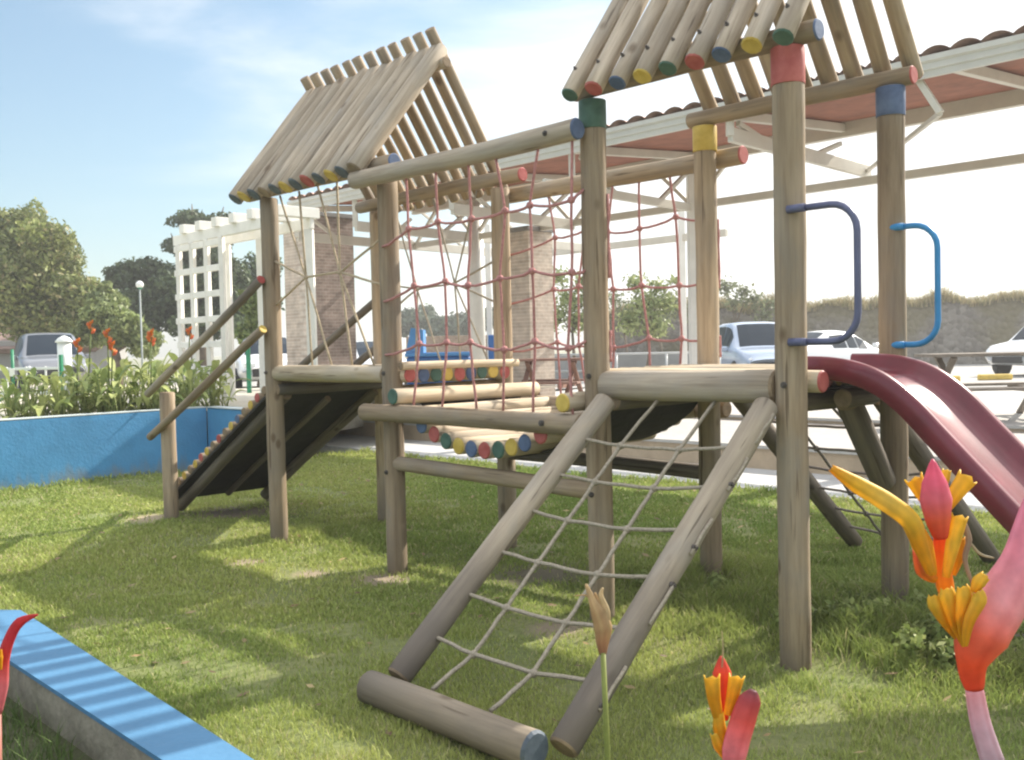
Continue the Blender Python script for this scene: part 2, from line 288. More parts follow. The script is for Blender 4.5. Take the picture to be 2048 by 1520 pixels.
# ================================================================== SETTING
def sheet(name, quads, m, kind='structure'):
    b = MB()
    for q in quads: b.add(q, [(0, 1, 2, 3)])
    o = b.build(name, m); o['kind'] = kind; return o
def ground_mat(name, c1, c2, c3, s1=.9, s2=14, patches=None, bump=.4, cw=0.0):
    m = bpy.data.materials.new(name); m.use_nodes = True; nt = m.node_tree; N = nt.nodes; L = nt.links; b = N['Principled BSDF']; b.inputs['Roughness'].default_value = .9; b.inputs['Specular IOR Level'].default_value = .2
    tc = N.new('ShaderNodeTexCoord')
    def nz(s, d=6, r=.6):
        n = N.new('ShaderNodeTexNoise'); n.inputs['Scale'].default_value = s; n.inputs['Detail'].default_value = d; n.inputs['Roughness'].default_value = r; L.new(tc.outputs['Object'], n.inputs['Vector']); return n
    a = nz(s1); f = nz(s2, 8, .7)
    def rng(n, lo, hi):
        r = N.new('ShaderNodeMapRange'); r.inputs[1].default_value = lo; r.inputs[2].default_value = hi; L.new(n.outputs['Fac'], r.inputs[0]); return r
    def mix(fac, A, B):
        x = N.new('ShaderNodeMix'); x.data_type = 'RGBA'; L.new(fac.outputs[0], x.inputs['Factor'])
        for s, v in (('A', A), ('B', B)):
            if isinstance(v, tuple): x.inputs[s].default_value = (*v, 1)
            else: L.new(v, x.inputs[s])
        return x.outputs['Result']
    col = mix(rng(f, .35, .65), mix(rng(a, .4, .62), c1, c2), c3)
    for (P, rad, pc) in patches or ():
        d = N.new('ShaderNodeVectorMath'); d.operation = 'DISTANCE'; L.new(tc.outputs['Object'], d.inputs[0]); d.inputs[1].default_value = P
        ad = N.new('ShaderNodeMath'); ad.operation = 'MULTIPLY_ADD'; ad.inputs[1].default_value = rad*1.2; L.new(a.outputs['Fac'], ad.inputs[0]); L.new(d.outputs['Value'], ad.inputs[2])
        r = N.new('ShaderNodeMapRange'); r.inputs[1].default_value = rad*1.1; r.inputs[2].default_value = rad*1.75; r.inputs[3].default_value = .9; r.inputs[4].default_value = 0; L.new(ad.outputs[0], r.inputs[0])
        col = mix(r, col, pc)
    L.new(col, b.inputs['Base Color'])
    bp = N.new('ShaderNodeBump'); bp.inputs['Strength'].default_value = bump; bp.inputs['Distance'].default_value = .03; L.new(f.outputs['Fac'], bp.inputs['Height']); L.new(bp.outputs[0], b.inputs['Normal'])
    return m
DIRT = (.33, .26, .19)
PATCH = [(tuple(W(6.45, .45)), .55, DIRT), (tuple(W(6.72, -.2)), .3, (.4, .32, .22)), (tuple(W(-.75, 1.2)), .5, (.15, .13, .10)), (tuple(W(3.6, -.45)), .16, DIRT), (tuple(W(3.1, -.22)), .24, DIRT), (tuple(W(2.3, .6)), .4, (.2, .17, .12)), (tuple(W(1.3, -.3)), .2, DIRT), (tuple(W(4.3, -.6)), .14, DIRT)]  # dark patch beside the slide: soil with the slide's shadow painted in
SOIL = ground_mat('lawn_soil', (.21, .25, .09), (.29, .28, .125), (.17, .19, .075), 1.1, 26, PATCH, .8)
CONC = ground_mat('concrete_paving', (.46, .46, .45), (.40, .40, .395), (.51, .51, .50), .5, 9, None, .15)
PLAZA = ground_mat('pale_plaza', (.43, .415, .39), (.36, .35, .33), (.48, .465, .435), .4, 7, None, .15)
ASPH = ground_mat('parking_concrete', (.33, .32, .305), (.27, .265, .255), (.38, .37, .35), .25, 5, None, .15)
TERR = ground_mat('terrace_gravel', (.52, .48, .40), (.42, .37, .28), (.60, .56, .48), .6, 12, None, .3)
TAN = mat('tan_step_paint', (.46, .36, .25), .8, var=.2, vscale=3, bump=.2)
def lawn_z(a, b):
    return .012*math.sin(a*1.3+b*.7)+.01*math.sin(b*2.1-a*.6)
def build_ground():
    b = MB(); n = 72; a0, a1, b0, b1 = -9.0, 10.15, -3.02, 4.75
    na, nb = 96, 40
    vs = []
    for i in range(na+1):
        for j in range(nb+1):
            a = a0+(a1-a0)*i/na; bb = b0+(b1-b0)*j/nb; vs.append(W(a, bb, lawn_z(a, bb)))
    b.add(vs, [(i*(nb+1)+j, i*(nb+1)+j+1, (i+1)*(nb+1)+j+1, (i+1)*(nb+1)+j) for i in range(na) for j in range(nb)], 0, True)
    o = b.build('lawn', SOIL); o['kind'] = 'structure'
    sheet('pavement', [(W(-9, 4.75, .03), W(-9, 6.2, .03), W(14, 6.2, .03), W(14, 4.75, .03)), (W(-9, 4.75, .03), W(14, 4.75, .03), W(14, 4.75, -.1), W(-9, 4.75, -.1))], CONC)
    pl = MB(); pl.add([W(-30, 6.2, .03), W(14, 6.2, .03), W(14, 6.2, .315), W(-30, 6.2, .315)], [(0, 1, 2, 3)], 1)
    pl.add([W(-30, 6.2, .315), W(14, 6.2, .315), W(14, 9.4, .32), W(-30, 9.4, .32)], [(0, 1, 2, 3)], 0)
    pl.add([W(-30, 9.4, .32), W(14, 9.4, .32), W(14, 9.4, .40), W(-30, 9.4, .40)], [(0, 1, 2, 3)], 1)
    pl.add([W(-30, 9.4, .40), W(14, 9.4, .40), W(16, 19, .40), W(-30, 19, .40)], [(0, 1, 2, 3)], 0)
    # a lip on each tread
    for (bb, z) in ((6.2, .315), (9.4, .40)): pl.box(W(-8, bb+.10, z-.012), U, V, Z, 22, .13, .02, 0)
    o = pl.build('plaza', [PLAZA, TAN]); o['kind'] = 'structure'
    pk = MB(); pk.add([W(-30, 19, .395), W(16, 19, .395), W(16, 46, .36), W(-60, 46, .36)], [(0, 1, 2, 3)])
    pk.add([W(16, 10, .395), W(40, 10, .4), W(40, 46, .36), W(16, 46, .36)], [(0, 1, 2, 3)])
    o = pk.build('parking_lot', ASPH); o['kind'] = 'structure'
    t = MB(); cs = [10.3, 13, 18, 24, 40]; zs = [.80, .80, .74, .6, .55]
    for i in range(4): t.add([W(cs[i], -50, zs[i]), W(cs[i+1], -50, zs[i+1]), W(cs[i+1], 10, zs[i+1]), W(cs[i], 10, zs[i])], [(0, 1, 2, 3)])
    t.add([W(10.3, 2.2, .8), W(14, 10, .8), W(14, 10, .2), W(10.3, 2.2, .2)], [(0, 1, 2, 3)])
    o = t.build('terrace', TERR); o['kind'] = 'structure'
    g = MB(); g.add([(-900, -900, -.3), (-900, 900, -.3), (900, 900, -.3), (900, -900, -.3)], [(0, 3, 2, 1)])
    o = g.build('ground', ground_mat('far_ground', (.22, .22, .13), (.28, .26, .18), (.18, .19, .1), .05, .6, None, .1)); o['kind'] = 'structure'
    # soil bed the photographer stands by
    s = MB(); s.add([W(-9, -3.04, .24), W(8, -3.04, .24), W(8, -9, .16), W(-9, -9, .16)], [(0, 1, 2, 3)])
    o = s.build('flower_bed_soil', ground_mat('bed_soil', (.09, .10, .05), (.12, .11, .07), (.07, .08, .035), 1.5, 20, None, .7)); o['kind'] = 'structure'
build_ground()
# low blue walls
BLUE = mat('blue_wall_paint', (.075, .27, .50), .6, var=.16, vscale=2.2, bump=.25, bscale=30)
BLUET = mat('blue_wall_top_paint', (.07, .19, .33), .6, var=.12, vscale=3, bump=.15, bscale=40)
WALLC = mat('bare_concrete', (.30, .255, .20), .9, var=.5, vscale=5, bump=.6, bscale=18, col2=(.40, .35, .28))
def blue_walls():
    w = thing('retaining_wall', W(10.2, -2, 0), 'long bright blue low wall holding the planted terrace behind the climbing frame', 'wall')
    m = MB(); hw = .09
    m.box(W(10.24, -11.4, .40), U, V, Z, hw, 13.5, .45, 0, .012)
    m.box(W(9.55, 2.19, .40), U, V, Z, .60, hw, .45, 0, .012)
    m.build('wall_face', BLUE, w)
    c = MB(); c.box(W(10.25, -11.4, .8585), U, V, Z, hw+.012, 13.5, .0085, 0, .004); c.box(W(9.54, 2.19, .8585), U, V, Z, .60, hw+.012, .0085, 0, .004); c.build('coping', mat('coping_paint', (.5, .55, .55), .7, var=.25, vscale=4), w)
    f = thing('low_wall', W(1, -2.92, 0), 'low foreground wall with a bright blue painted top and bare concrete side', 'wall')
    p = [W(-1.6, -2.95), W(2.50, -2.766), W(2.62, -2.86), W(3.4, -3.75), W(4.6, -5.4)]
    q = [W(-1.6, -3.05), W(2.40, -3.045), W(2.48, -3.12), W(3.15, -3.95), W(4.35, -5.6)]
    def prism(z0, z1, grow, mt, nm):
        k = MB(); n = len(p); P = [x+(x-y).normalized()*grow for x, y in zip(p, q)]; Q = [y+(y-x).normalized()*grow for x, y in zip(p, q)]
        vs = [x+Z*z for z in (z0, z1) for x in P]+[x+Z*z for z in (z0, z1) for x in Q]
        fs = []
        for i in range(n-1):
            fs += [(i, i+1, n+i+1, n+i), (2*n+i, 3*n+i, 3*n+i+1, 2*n+i+1), (n+i, n+i+1, 3*n+i+1, 3*n+i), (i, 2*n+i, 2*n+i+1, i+1)]
        fs += [(0, n, 3*n, 2*n), (n-1, 3*n-1, 4*n-1, 2*n-1)]
        k.add(vs, fs); return k.build(nm, mt, f)
    prism(-.1, .385, 0, WALLC, 'wall_body'); prism(.386, .402, .006, BLUET, 'painted_top')
def soil_wall(m, z0, z1, col):
    nt = m.node_tree; N = nt.nodes; L = nt.links; b = N['Principled BSDF']; src = b.inputs['Base Color'].links[0].from_socket
    ge = N.new('ShaderNodeNewGeometry'); sz = N.new('ShaderNodeSeparateXYZ'); L.new(ge.outputs['Position'], sz.inputs[0])
    mp = N.new('ShaderNodeMapping'); mp.inputs['Scale'].default_value = (1, 1, .25); L.new(ge.outputs['Position'], mp.inputs[0])
    nz = N.new('ShaderNodeTexNoise'); nz.inputs['Scale'].default_value = 5; nz.inputs['Detail'].default_value = 8; nz.inputs['Roughness'].default_value = .7; L.new(mp.outputs[0], nz.inputs['Vector'])
    a = N.new('ShaderNodeMath'); a.operation = 'MULTIPLY_ADD'; a.inputs[1].default_value = -.8; L.new(nz.outputs['Fac'], a.inputs[0]); L.new(sz.outputs['Z'], a.inputs[2])
    r = N.new('ShaderNodeMapRange'); r.inputs[1].default_value = z0-.4; r.inputs[2].default_value = z1-.4; r.inputs[3].default_value = .6; r.inputs[4].default_value = 0; L.new(a.outputs[0], r.inputs[0])
    x = N.new('ShaderNodeMix'); x.data_type = 'RGBA'; x.inputs['B'].default_value = (*col, 1); L.new(r.outputs[0], x.inputs['Factor']); L.new(src, x.inputs['A']); L.new(x.outputs['Result'], b.inputs['Base Color'])
blue_walls(); soil_wall(BLUE, .0, .18, (.22, .21, .17)); soil_wall(WALLC, .1, .5, (.12, .12, .07))
# ------------------------------------------------------------------ grass
def blades(name, pts, h, w, cols, lean=.5, material=LEAFT):
    """pts Nx3; one bent two-segment blade each -> one mesh"""
    n = len(pts); a = npr.rand(n)*2*np.pi; hh = h*(.6+.8*npr.rand(n)); ww = w*(.7+.6*npr.rand(n)); la = npr.rand(n)*2*np.pi; le = hh*lean*(.3+npr.rand(n))
    dx = np.stack([np.cos(a)*ww/2, np.sin(a)*ww/2, np.zeros(n)], 1); ln = np.stack([np.cos(la)*le, np.sin(la)*le, np.zeros(n)], 1)
    up = np.stack([np.zeros(n), np.zeros(n), hh], 1)
    v = np.empty((n, 5, 3)); v[:, 0] = pts-dx; v[:, 1] = pts+dx; v[:, 2] = pts+.62*up+.35*ln+dx*.75; v[:, 3] = pts+.62*up+.35*ln-dx*.75; v[:, 4] = pts+up*.97+ln
    base = np.arange(n)*5
    loops = np.stack([base, base+1, base+2, base+3, base+3, base+2, base+4], 1).ravel()
    ls = np.stack([np.arange(n)*7, np.arange(n)*7+4], 1).ravel()
    me = bpy.data.meshes.new(name); me.vertices.add(n*5); me.vertices.foreach_set('co', v.astype(np.float32).ravel())
    me.loops.add(n*7); me.loops.foreach_set('vertex_index', loops.astype(np.int32)); me.polygons.add(n*2); me.polygons.foreach_set('loop_start', ls.astype(np.int32))
    me.materials.append(material); me.update(calc_edges=True)
    ca = me.color_attributes.new('tint', 'FLOAT_COLOR', 'POINT'); c4 = np.ones((n, 5, 4)); c4[:, :, :3] = cols[:, None, :]; ca.data.foreach_set('color', c4.astype(np.float32).ravel())
    o = bpy.data.objects.new(name, me); link(o); return o
def vnoise(x, y, s, seed):
    r = np.random.RandomState(seed); g = r.rand(64, 64); X = x*s; Y = y*s; i = np.floor(X).astype(int); j = np.floor(Y).astype(int); fx = X-i; fy = Y-j
    fx = fx*fx*(3-2*fx); fy = fy*fy*(3-2*fy); G = lambda p, q: g[p % 64, q % 64]
    return (G(i, j)*(1-fx)+G(i+1, j)*fx)*(1-fy)+(G(i, j+1)*(1-fx)+G(i+1, j+1)*fx)*fy
def grass():
    # candidate points over the lawn, density falling with distance
    P = []; H = []
    N = 1500000
    a = -9+19.1*npr.rand(N); b = -2.9+7.6*npr.rand(N)
    x = A0.x+a*U.x+b*V.x; y = A0.y+a*U.y+b*V.y
    inview = (b > -2.76-.0445*(2.5-np.minimum(a, 2.5))) & (y > 1.5) & (np.abs(x) < .95*y+1.2)
    d = np.hypot(x, y); dens = np.clip((4.2/np.maximum(d, 2.0))**1.25, .08, 1.0)*np.where(np.abs(x) < .57*y+.3, 1, .5)
    dirt = np.zeros(N)
    for (c, rad, _) in PATCH: dirt = np.maximum(dirt, np.clip(1.25-np.hypot(x-c[0], y-c[1])/rad*.8, 0, 1))
    n1 = vnoise(x, y, 1.3, 3); n2 = vnoise(x, y, 4.5, 5); n3 = vnoise(x, y, .45, 8)
    n5 = vnoise(x, y, 3.1, 21); bare = np.clip((n5-.70)/.12, 0, 1)
    keep = inview & (npr.rand(N) < dens*(1-.97*dirt)*(1-.75*bare)*(.5+.75*n2))
    a, b, x, y, d, n1, n2, n3 = [q[keep] for q in (a, b, x, y, d, n1, n2, n3)]
    z = .012*np.sin(a*1.3+b*.7)+.01*np.sin(b*2.1-a*.6)
    h = .016+.013*n1+.014*n2*n2
    # lusher growth round the feet of posts and on the near right side
    for (pa, pb, rr, k) in ((L1, WD, .5, .07), (-.05, WD, .5, .11), (U3, .25, .4, .03), (-.55, .75, .7, .09), (.35, .75, .6, .08), (1.1, 1.9, .7, .03), (4.2, .7, .6, .03)):
        h = h+k*np.exp(-((a-pa)**2+(b-pb)**2)/rr**2)*(.25+1.1*n2)
    h = h+.05*np.exp(-((b-4.72)/.12)**2)+.05*np.exp(-((a-10.1)/.12)**2)
    w = .004+.0018*np.clip(d-4, 0, 9)*.8
    g1 = np.array([.215, .305, .07]); g2 = np.array([.41, .445, .13]); g3 = np.array([.54, .48, .26])
    t = np.clip(n3*1.1+.5*(n1-.5)+.5*(npr.rand(len(x))-.5), 0, 1)[:, None]; cols = g1*(1-t)+g2*t
    dry = (npr.rand(len(x)) < .05+.16*np.clip(n1-.55, 0, 1))[:, None]; cols = np.where(dry, g3, cols)*(.8+.4*npr.rand(len(x)))[:, None]
    print('grass blades', len(x))
    o = blades('lawn_grass', np.stack([x, y, z], 1), h, w, cols, .8); o['kind'] = 'stuff'
    # unkempt bed behind the front wall
    n = 26000; a = -1+6*npr.rand(n); b = -3.09-1.6*npr.rand(n); x = A0.x+a*U.x+b*V.x; y = A0.y+a*U.y+b*V.y
    cols = np.array([.10, .15, .04])*(.7+.8*npr.rand(n))[:, None]
    o = blades('flower_bed_grass', np.stack([x, y, np.full(n, .22)], 1), .035+.10*npr.rand(n)*vnoise(x, y, 5, 9)+.05*vnoise(x, y, 2.2, 10), .005, cols, .7); o['kind'] = 'stuff'
grass()
# ================================================================== CLIMBING FRAME
FR = thing('climbing_frame', W(2.4, .5, 0), 'big weathered log climbing frame with two slatted roofs, rope bridge, ropes, ramps and red slide', 'climbing frame')
PR = .074
def post(a, b, top, m=WOOD, r=PR, lean=(0, 0), col=None, h=.16):
    p = W(a, b, -.12); q = W(a+lean[0], b+lean[1], top); o = log('post', p, q, r, m, FR, wob=.0015)
    if col:
        d = (q-p).normalized(); band(q-d*(h), q+d*.002, r*1.07, col, o)
    return o
pA = post(0, 0, 3.0, WOOD, .076, col='r', h=.175); pB = post(L1, 0, 2.99, WOOD, .074, col='g'); pC = post(L1, WD, 3.0, WOOD, .073, col='y'); pD = post(0, WD, 3.0, WOOD, .074, col='b')
pE = post(U2, 0, 2.88, WOOD); pF = post(U3, 0, 2.88, WOOD); pG = post(U2, WD, 2.86, WOOD); pH = post(U3, WD, 2.86, WOOD)
pI = post(6.54, -.13, 1.24, WOOD, .07); pJ = post(6.9, WD+.06, 1.2, WDARK, .07)
for (a, b, z, o) in ((0, 0, 1.385, pA), (U2, 0, 1.43, pE), (L1, 0, 1.42, pB), (U2, 0, .72, pE), (L1, 0, .74, pB), (U3, 0, 1.43, pF)): bolt(W(a, b-PR, z), -V, o)
# roofs: an eave beam each side, a ridge pole, paired rafters crossing at the ridge
def roof(a0, a1, n, zE, zR, bm, beamr, rr, capcols, fa, ba, fend, bend, over, fr, bover, skew=0.0):
    log('eave_beam', W(fa[0], -.01, zE), W(fa[1], -.01, zE), beamr, WOOD, FR, 'n', fend)
    log('eave_beam', W(ba[0], WD+.01, zE), W(ba[1], WD+.01, zE), beamr, WOOD, FR, 'n', bend)
    log('ridge_pole', W(a0+.05+skew, bm, zR-.11), W(a1-.07+skew, bm, zR-.11), .042, WGREY, FR)
    # rafter centre line lies above the eave beam by both radii
    sl = .95
    for _ in range(20): sl = math.atan2(zR-zE-(beamr+rr)*math.cos(sl), bm+.01+(beamr+rr)*math.sin(sl))
    for i in range(n):
        a = a0+(a1-a0)*i/(n-1)+rnd.uniform(-.008, .008); c, s_ = math.cos(sl), math.sin(sl); off = (beamr+rr)*1.0
        r_ = rr*rnd.uniform(.94, 1.06); w1 = rnd.uniform(-.008, .008)
        # front slope: passes just outside the front beam
        pb = Vector((0, -.01-off*s_, zE+off*c)); di = Vector((0, c, s_))
        lo = pb-di*over; hi = pb+di*((bm-pb.y)/c+.02)
        ra = log('rafter', W(a, lo.y, lo.z), W(a+w1+skew, hi.y, hi.z), r_*fr, WGREY, FR, capcols[i % len(capcols)], 'n', 12, .004)
        if n < 10: bolt(W(a, pb.y-s_*rr, pb.z+c*rr), Vector(W(0, -s_, c))-W(0, 0, 0), ra, .010)
        ab = a+.5*(a1-a0)/(n-1)*.0
        pb2 = Vector((0, WD+.01+off*s_, zE+off*c)); di2 = Vector((0, -c, s_))
        lo2 = pb2-di2*bover; hi2 = pb2+di2*((pb2.y-bm)/c+.16)
        log('rafter', W(a+.0, lo2.y, lo2.z), W(a+skew-w1, hi2.y, hi2.z), r_*(.84 if n > 10 else .95), WOOD, FR, capcols[(i+2) % len(capcols)], 'n', 12, .004)
roof(1.235, -.085, 9, 3.055, 3.99, .558, .052, .053, ['g', 'r', 'b', 'y', 'g', 'r', 'b', 'y', 'g'], (1.36, -.17), (1.36, -.13), 'b', 'r', .16, 1.0, .07)
roof(5.03, 3.31, 12, 2.935, 3.855, .558, .055, .050, ['k', 'y', 'k', 'n', 'k', 'y', 'k', 'r', 'k', 'y', 'k', 'n'], (5.12, 3.07), (5.1, 2.92), 'b', 'r', .15, 1.30, .16, -.10)
# platforms
log('platform_beam', W(L1-.05, 0, 1.372), W(.07, 0, 1.372), .083, WGREY, FR)
log('platform_beam', W(L1-.05, WD, 1.372), W(.07, WD, 1.372), .075, WOOD, FR)
log('platform_beam', W(U3-.05, 0, 1.42), W(U2+.05, 0, 1.42), .064, WPALE, FR)
log('platform_beam', W(U3-.05, WD, 1.42), W(U2+.05, WD, 1.42), .064, WOOD, FR)
for i in range(8):
    b = .125+.124*i
    log('deck_log', W(L1+.13, b, 1.398), W(-.10 if b < .2 or b > .93 else .13, b, 1.398), .057, WPALE, FR, 'n', 'rgybrygb'[i], 14)
for i in range(9):
    b = .07+.117*i
    log('deck_log', W(U3+.10, b, 1.41), W(U2-.13, b, 1.41), .055, WPALE, FR, 'n', 'rbgyrbgyr'[i], 14)
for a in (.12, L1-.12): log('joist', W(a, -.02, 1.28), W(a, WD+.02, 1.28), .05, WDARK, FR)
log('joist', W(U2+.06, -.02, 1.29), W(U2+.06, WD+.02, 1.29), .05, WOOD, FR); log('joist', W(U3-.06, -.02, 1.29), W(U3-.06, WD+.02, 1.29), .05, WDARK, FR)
bo = log('platform_beam', W(U2-.13, -.03, 1.475), W(U2-.13, WD+.03, 1.475), .03, WPALE, FR)
# bridge: side beams, sagging planks on ropes, top rails
zb, zt = 1.15, 2.8125
log('bridge_beam', W(U2+.15, -.142, zb), W(L1-.0, -.142, zb), .062, WOOD, FR, 'n', 'n')
log('bridge_beam', W(U2+.1, WD+.142, zb), W(L1-.05, WD+.142, zb), .062, WOOD, FR)
log('top_rail', W(U2+.20, -.142, zt), W(L1-.02, -.142, zt), .062, WGREY, FR, 'n', 'b')
log('top_rail', W(U2+.05, WD+.142, zt), W(L1-.2, WD+.142, zt), .062, WOOD, FR, 'n', 'r')
log('low_rail', W(U2-.02, .0, .775), W(L1+.02, 0, .755), .052, WOOD, FR); log('low_rail', W(U2-.02, WD, .75), W(L1+.02, WD, .74), .05, WDARK, FR)
bolt(W(1.50, -.205, zb), -V, FR, .018); bolt(W(1.42, -.205, zt), -V, FR, .016)
bc = 'gbrgbrgybrgybryyb'
na = 14
for i in range(na):
    t = i/(na-1); a = 2.945-t*1.60; sag = 4*t*(1-t); z = 1.268-.325*sag**.8
    log('bridge_plank', W(a, -.135 if 0 < i < na-1 else -.19, z), W(a+rnd.uniform(-.015, .015), WD+.14, z+rnd.uniform(-.008, .008)), .056, WPALE, FR, 'gnbrgybrgybrny'[i], 'n', 14)
def shade_sheets():  # near-black sheets standing in for the shade under bridge planks and deck
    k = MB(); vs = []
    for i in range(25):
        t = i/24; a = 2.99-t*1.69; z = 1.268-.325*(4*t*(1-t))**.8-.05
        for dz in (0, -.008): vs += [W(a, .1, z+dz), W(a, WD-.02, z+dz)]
    k.add(vs, [f for i in range(24) for f in ((4*i, 4*i+1, 4*i+5, 4*i+4), (4*i+2, 4*i+6, 4*i+7, 4*i+3), (4*i, 4*i+4, 4*i+6, 4*i+2), (4*i+1, 4*i+3, 4*i+7, 4*i+5))]); k.build('bridge_shade_sheet', BACKING_SHADE, FR)
    k = MB(); k.box(W(L1/2, WD/2, 1.333), U, V, Z, L1/2-.08, WD/2-.07, .006); k.build('deck_shade_sheet', BACKING_SHADE, FR)  # shade below the deck, added as a dark sheet
shade_sheets()
def strands(name, lines, r, m, knots=(), kr=.016, parent=FR, sag=0.0):
    k = MB()
    for l in lines:
        pts = []
        for i in range(len(l)-1):
            for s in range(4): pts.append(Vector(l[i]).lerp(Vector(l[i+1]), s/4))
        pts.append(Vector(l[-1]))
        for i in range(1, len(pts)-1):
            if i % 4: pts[i] = pts[i]-Z*sag*(1-((i % 4)-2)**2/4*.6)*max(0, 1-1.3*abs((pts[i+1]-pts[i-1]).normalized().z))
            pts[i] = pts[i]+Vector((rnd.uniform(-1, 1), rnd.uniform(-1, 1), rnd.uniform(-1, 1)))*.003
        k.tube(pts, r, 6)
    for p in knots: k.ball(p, kr, 0, 6, 4)
    return k.build(name, m, parent)
for by, o_ in ((-.142, 0), (WD+.142, .03)):
    va = [2.74, 2.44, 2.16, 1.87, 1.585, 1.30]; rows = [2.44, 2.02, 1.61]; lines = []; kn = []
    for i, a in enumerate(va):
        j = [rnd.uniform(-.05, .05) for _ in range(5)]; y3 = [rnd.uniform(-.035, .03) for _ in range(3)]
        lines.append([W(a+j[0], by, zt-.05), W(a+j[1]*.8, by+j[2]*.4, rows[0]+y3[0]), W(a+j[3]*.7, by+j[0]*.5, rows[1]+y3[1]), W(a-j[0]*.8, by+j[1]*.5, rows[2]+y3[2]), W(a+j[4], by, zb+.04)])
        kn += lines[-1][1:4]
    for q in range(3):
        lines.append([W(U2-.02, by*.5 if by < 0 else WD+.07, rows[q]-.11+.03*q)]+[l[q+1] for l in lines[:len(va)]]+[W(L1+.02, by*.5 if by < 0 else WD+.07, rows[q]+rnd.uniform(-.02, .05))])
    strands('rope_net', lines, .0092, ROPER, kn, .024, FR, .018)
strands('rope_net', [[W(4.62, 0, 2.88), W(4.268, 0, 2.19), W(4.213, 0, 1.47)], [W(4.268, 0, 2.19), W(3.933, 0, 1.47)], [W(4.33, 0, 2.88), W(4.268, 0, 2.19)], [W(4.06, 0, 2.88), W(3.795, 0, 2.194), W(3.667, 0, 1.47)], [W(3.80, 0, 2.88), W(3.795, 0, 2.194), W(3.383, 0, 1.47)],
    [W(U3-.05, 0, 2.36), W(4.268, 0, 2.19), W(3.795, 0, 2.2), W(U2+.05, 0, 2.06)], [W(U3-.05, 0, 1.98), W(4.268, 0, 2.19)], [W(3.795, 0, 2.19), W(U2+.05, 0, 2.42)]], .0095, ROPEB, [W(4.268, 0, 2.19), W(3.795, 0, 2.195)], .022)
strands('rope_net', [[W(4.55, WD, 2.88), W(4.25, WD, 2.12), W(4.3, WD, 1.47)], [W(4.25, WD, 2.12), W(3.95, WD, 1.47)], [W(4.0, WD, 2.88), W(3.75, WD, 2.14), W(3.7, WD, 1.47)], [W(3.45, WD, 2.88), W(3.75, WD, 2.14), W(3.35, WD, 1.47)],
    [W(U3-.05, WD, 2.2), W(4.25, WD, 2.12), W(3.75, WD, 2.14), W(U2+.05, WD, 2.3)], [W(U3-.05, WD, 1.9), W(4.25, WD, 2.12)], [W(3.75, WD, 2.14), W(U2+.05, WD, 1.95)]], .009, ROPEG, [W(4.25, WD, 2.12), W(3.75, WD, 2.14)], .02)
for (a, b, z0, z1) in ((L1-.060, .045, 1.98, 2.46), (L1-.060, .045, 1.5, 1.68), (L1-.058, WD+.045, 1.95, 2.40), (L1-.058, WD+.045, 1.5, 1.64)): strands('edge_rope', [[W(a, b, z0), W(a, b, (z0+z1)/2), W(a, b, z1)]], .013, ROPER)
# front rope ladder ramp
def rope_ramp(s, b0, al, ar, zt_, zl, blen, rope, mt, foot=True, fa=(1.2, .0)):
    lo, hi = b0+s*blen, b0+s*.1
    TL, BL, TR, BR = W(al, hi, zt_), W(al, lo, zl), W(ar, hi, zt_), W(ar-.03, lo, zl)
    log('ramp_log', BL, TL, .062, mt, FR); log('ramp_log', BR-(TR-BR)*.02, TR, .062, mt, FR)
    if foot: log('ramp_foot', W(fa[0], lo+s*.13, .085), W(fa[1], lo+s*.13, .085), .075, mt, FR, 'n', 'k')
    lines = []; kn = []; ts = [.13, .27, .415, .56, .70, .84]
    l1, l2 = .30, .66
    c = lambda t, k: BL.lerp(TL, t).lerp(BR.lerp(TR, t), k)
    top = lambda k: W(al+(ar-al)*k, b0, zt_+.02)
    f0 = lambda k: W(al+(ar-al)*k, lo+s*.05, .13)
    for i, t in enumerate(ts):
        sg = Z*(-.018)
        lines.append([c(t, .0), c(t-.006, l1)+sg, c(t-.006, l2)+sg, c(t+.01, 1.0)]); kn += [c(t-.006, l1)+sg, c(t-.006, l2)+sg]
    for k in (l1, l2): lines.append([f0(k)]+[c(t-.006, k)+Z*(-.018) for t in ts]+[top(k)])
    strands('rope_rungs', lines, .0098, rope, kn, .021)
    return c
c = rope_ramp(-1, 0, 1.10, .085, 1.285, .10, 1.60, ROPEG, WLAD, True, (1.16, .09))
nr = (W(.085, 0, 0)-W(0, 0, 0)).normalized()
for t in (.08, .30, .50, .70, .86): strands('lashing_rope', [[c(t, 1.0)-U*.062, c(t+.11, 1.0)-U*.066]], .008, ROPEG)
for t in (.09, .41, .52, .72): bolt(c(t, 1.0)-U*.06, -U, FR, .014)
rope_ramp(1, WD, 1.10, .12, 1.27, .02, 1.75, mat('dark_rope', (.2, .17, .15), .9, var=.3, vscale=50), WDARK, False)
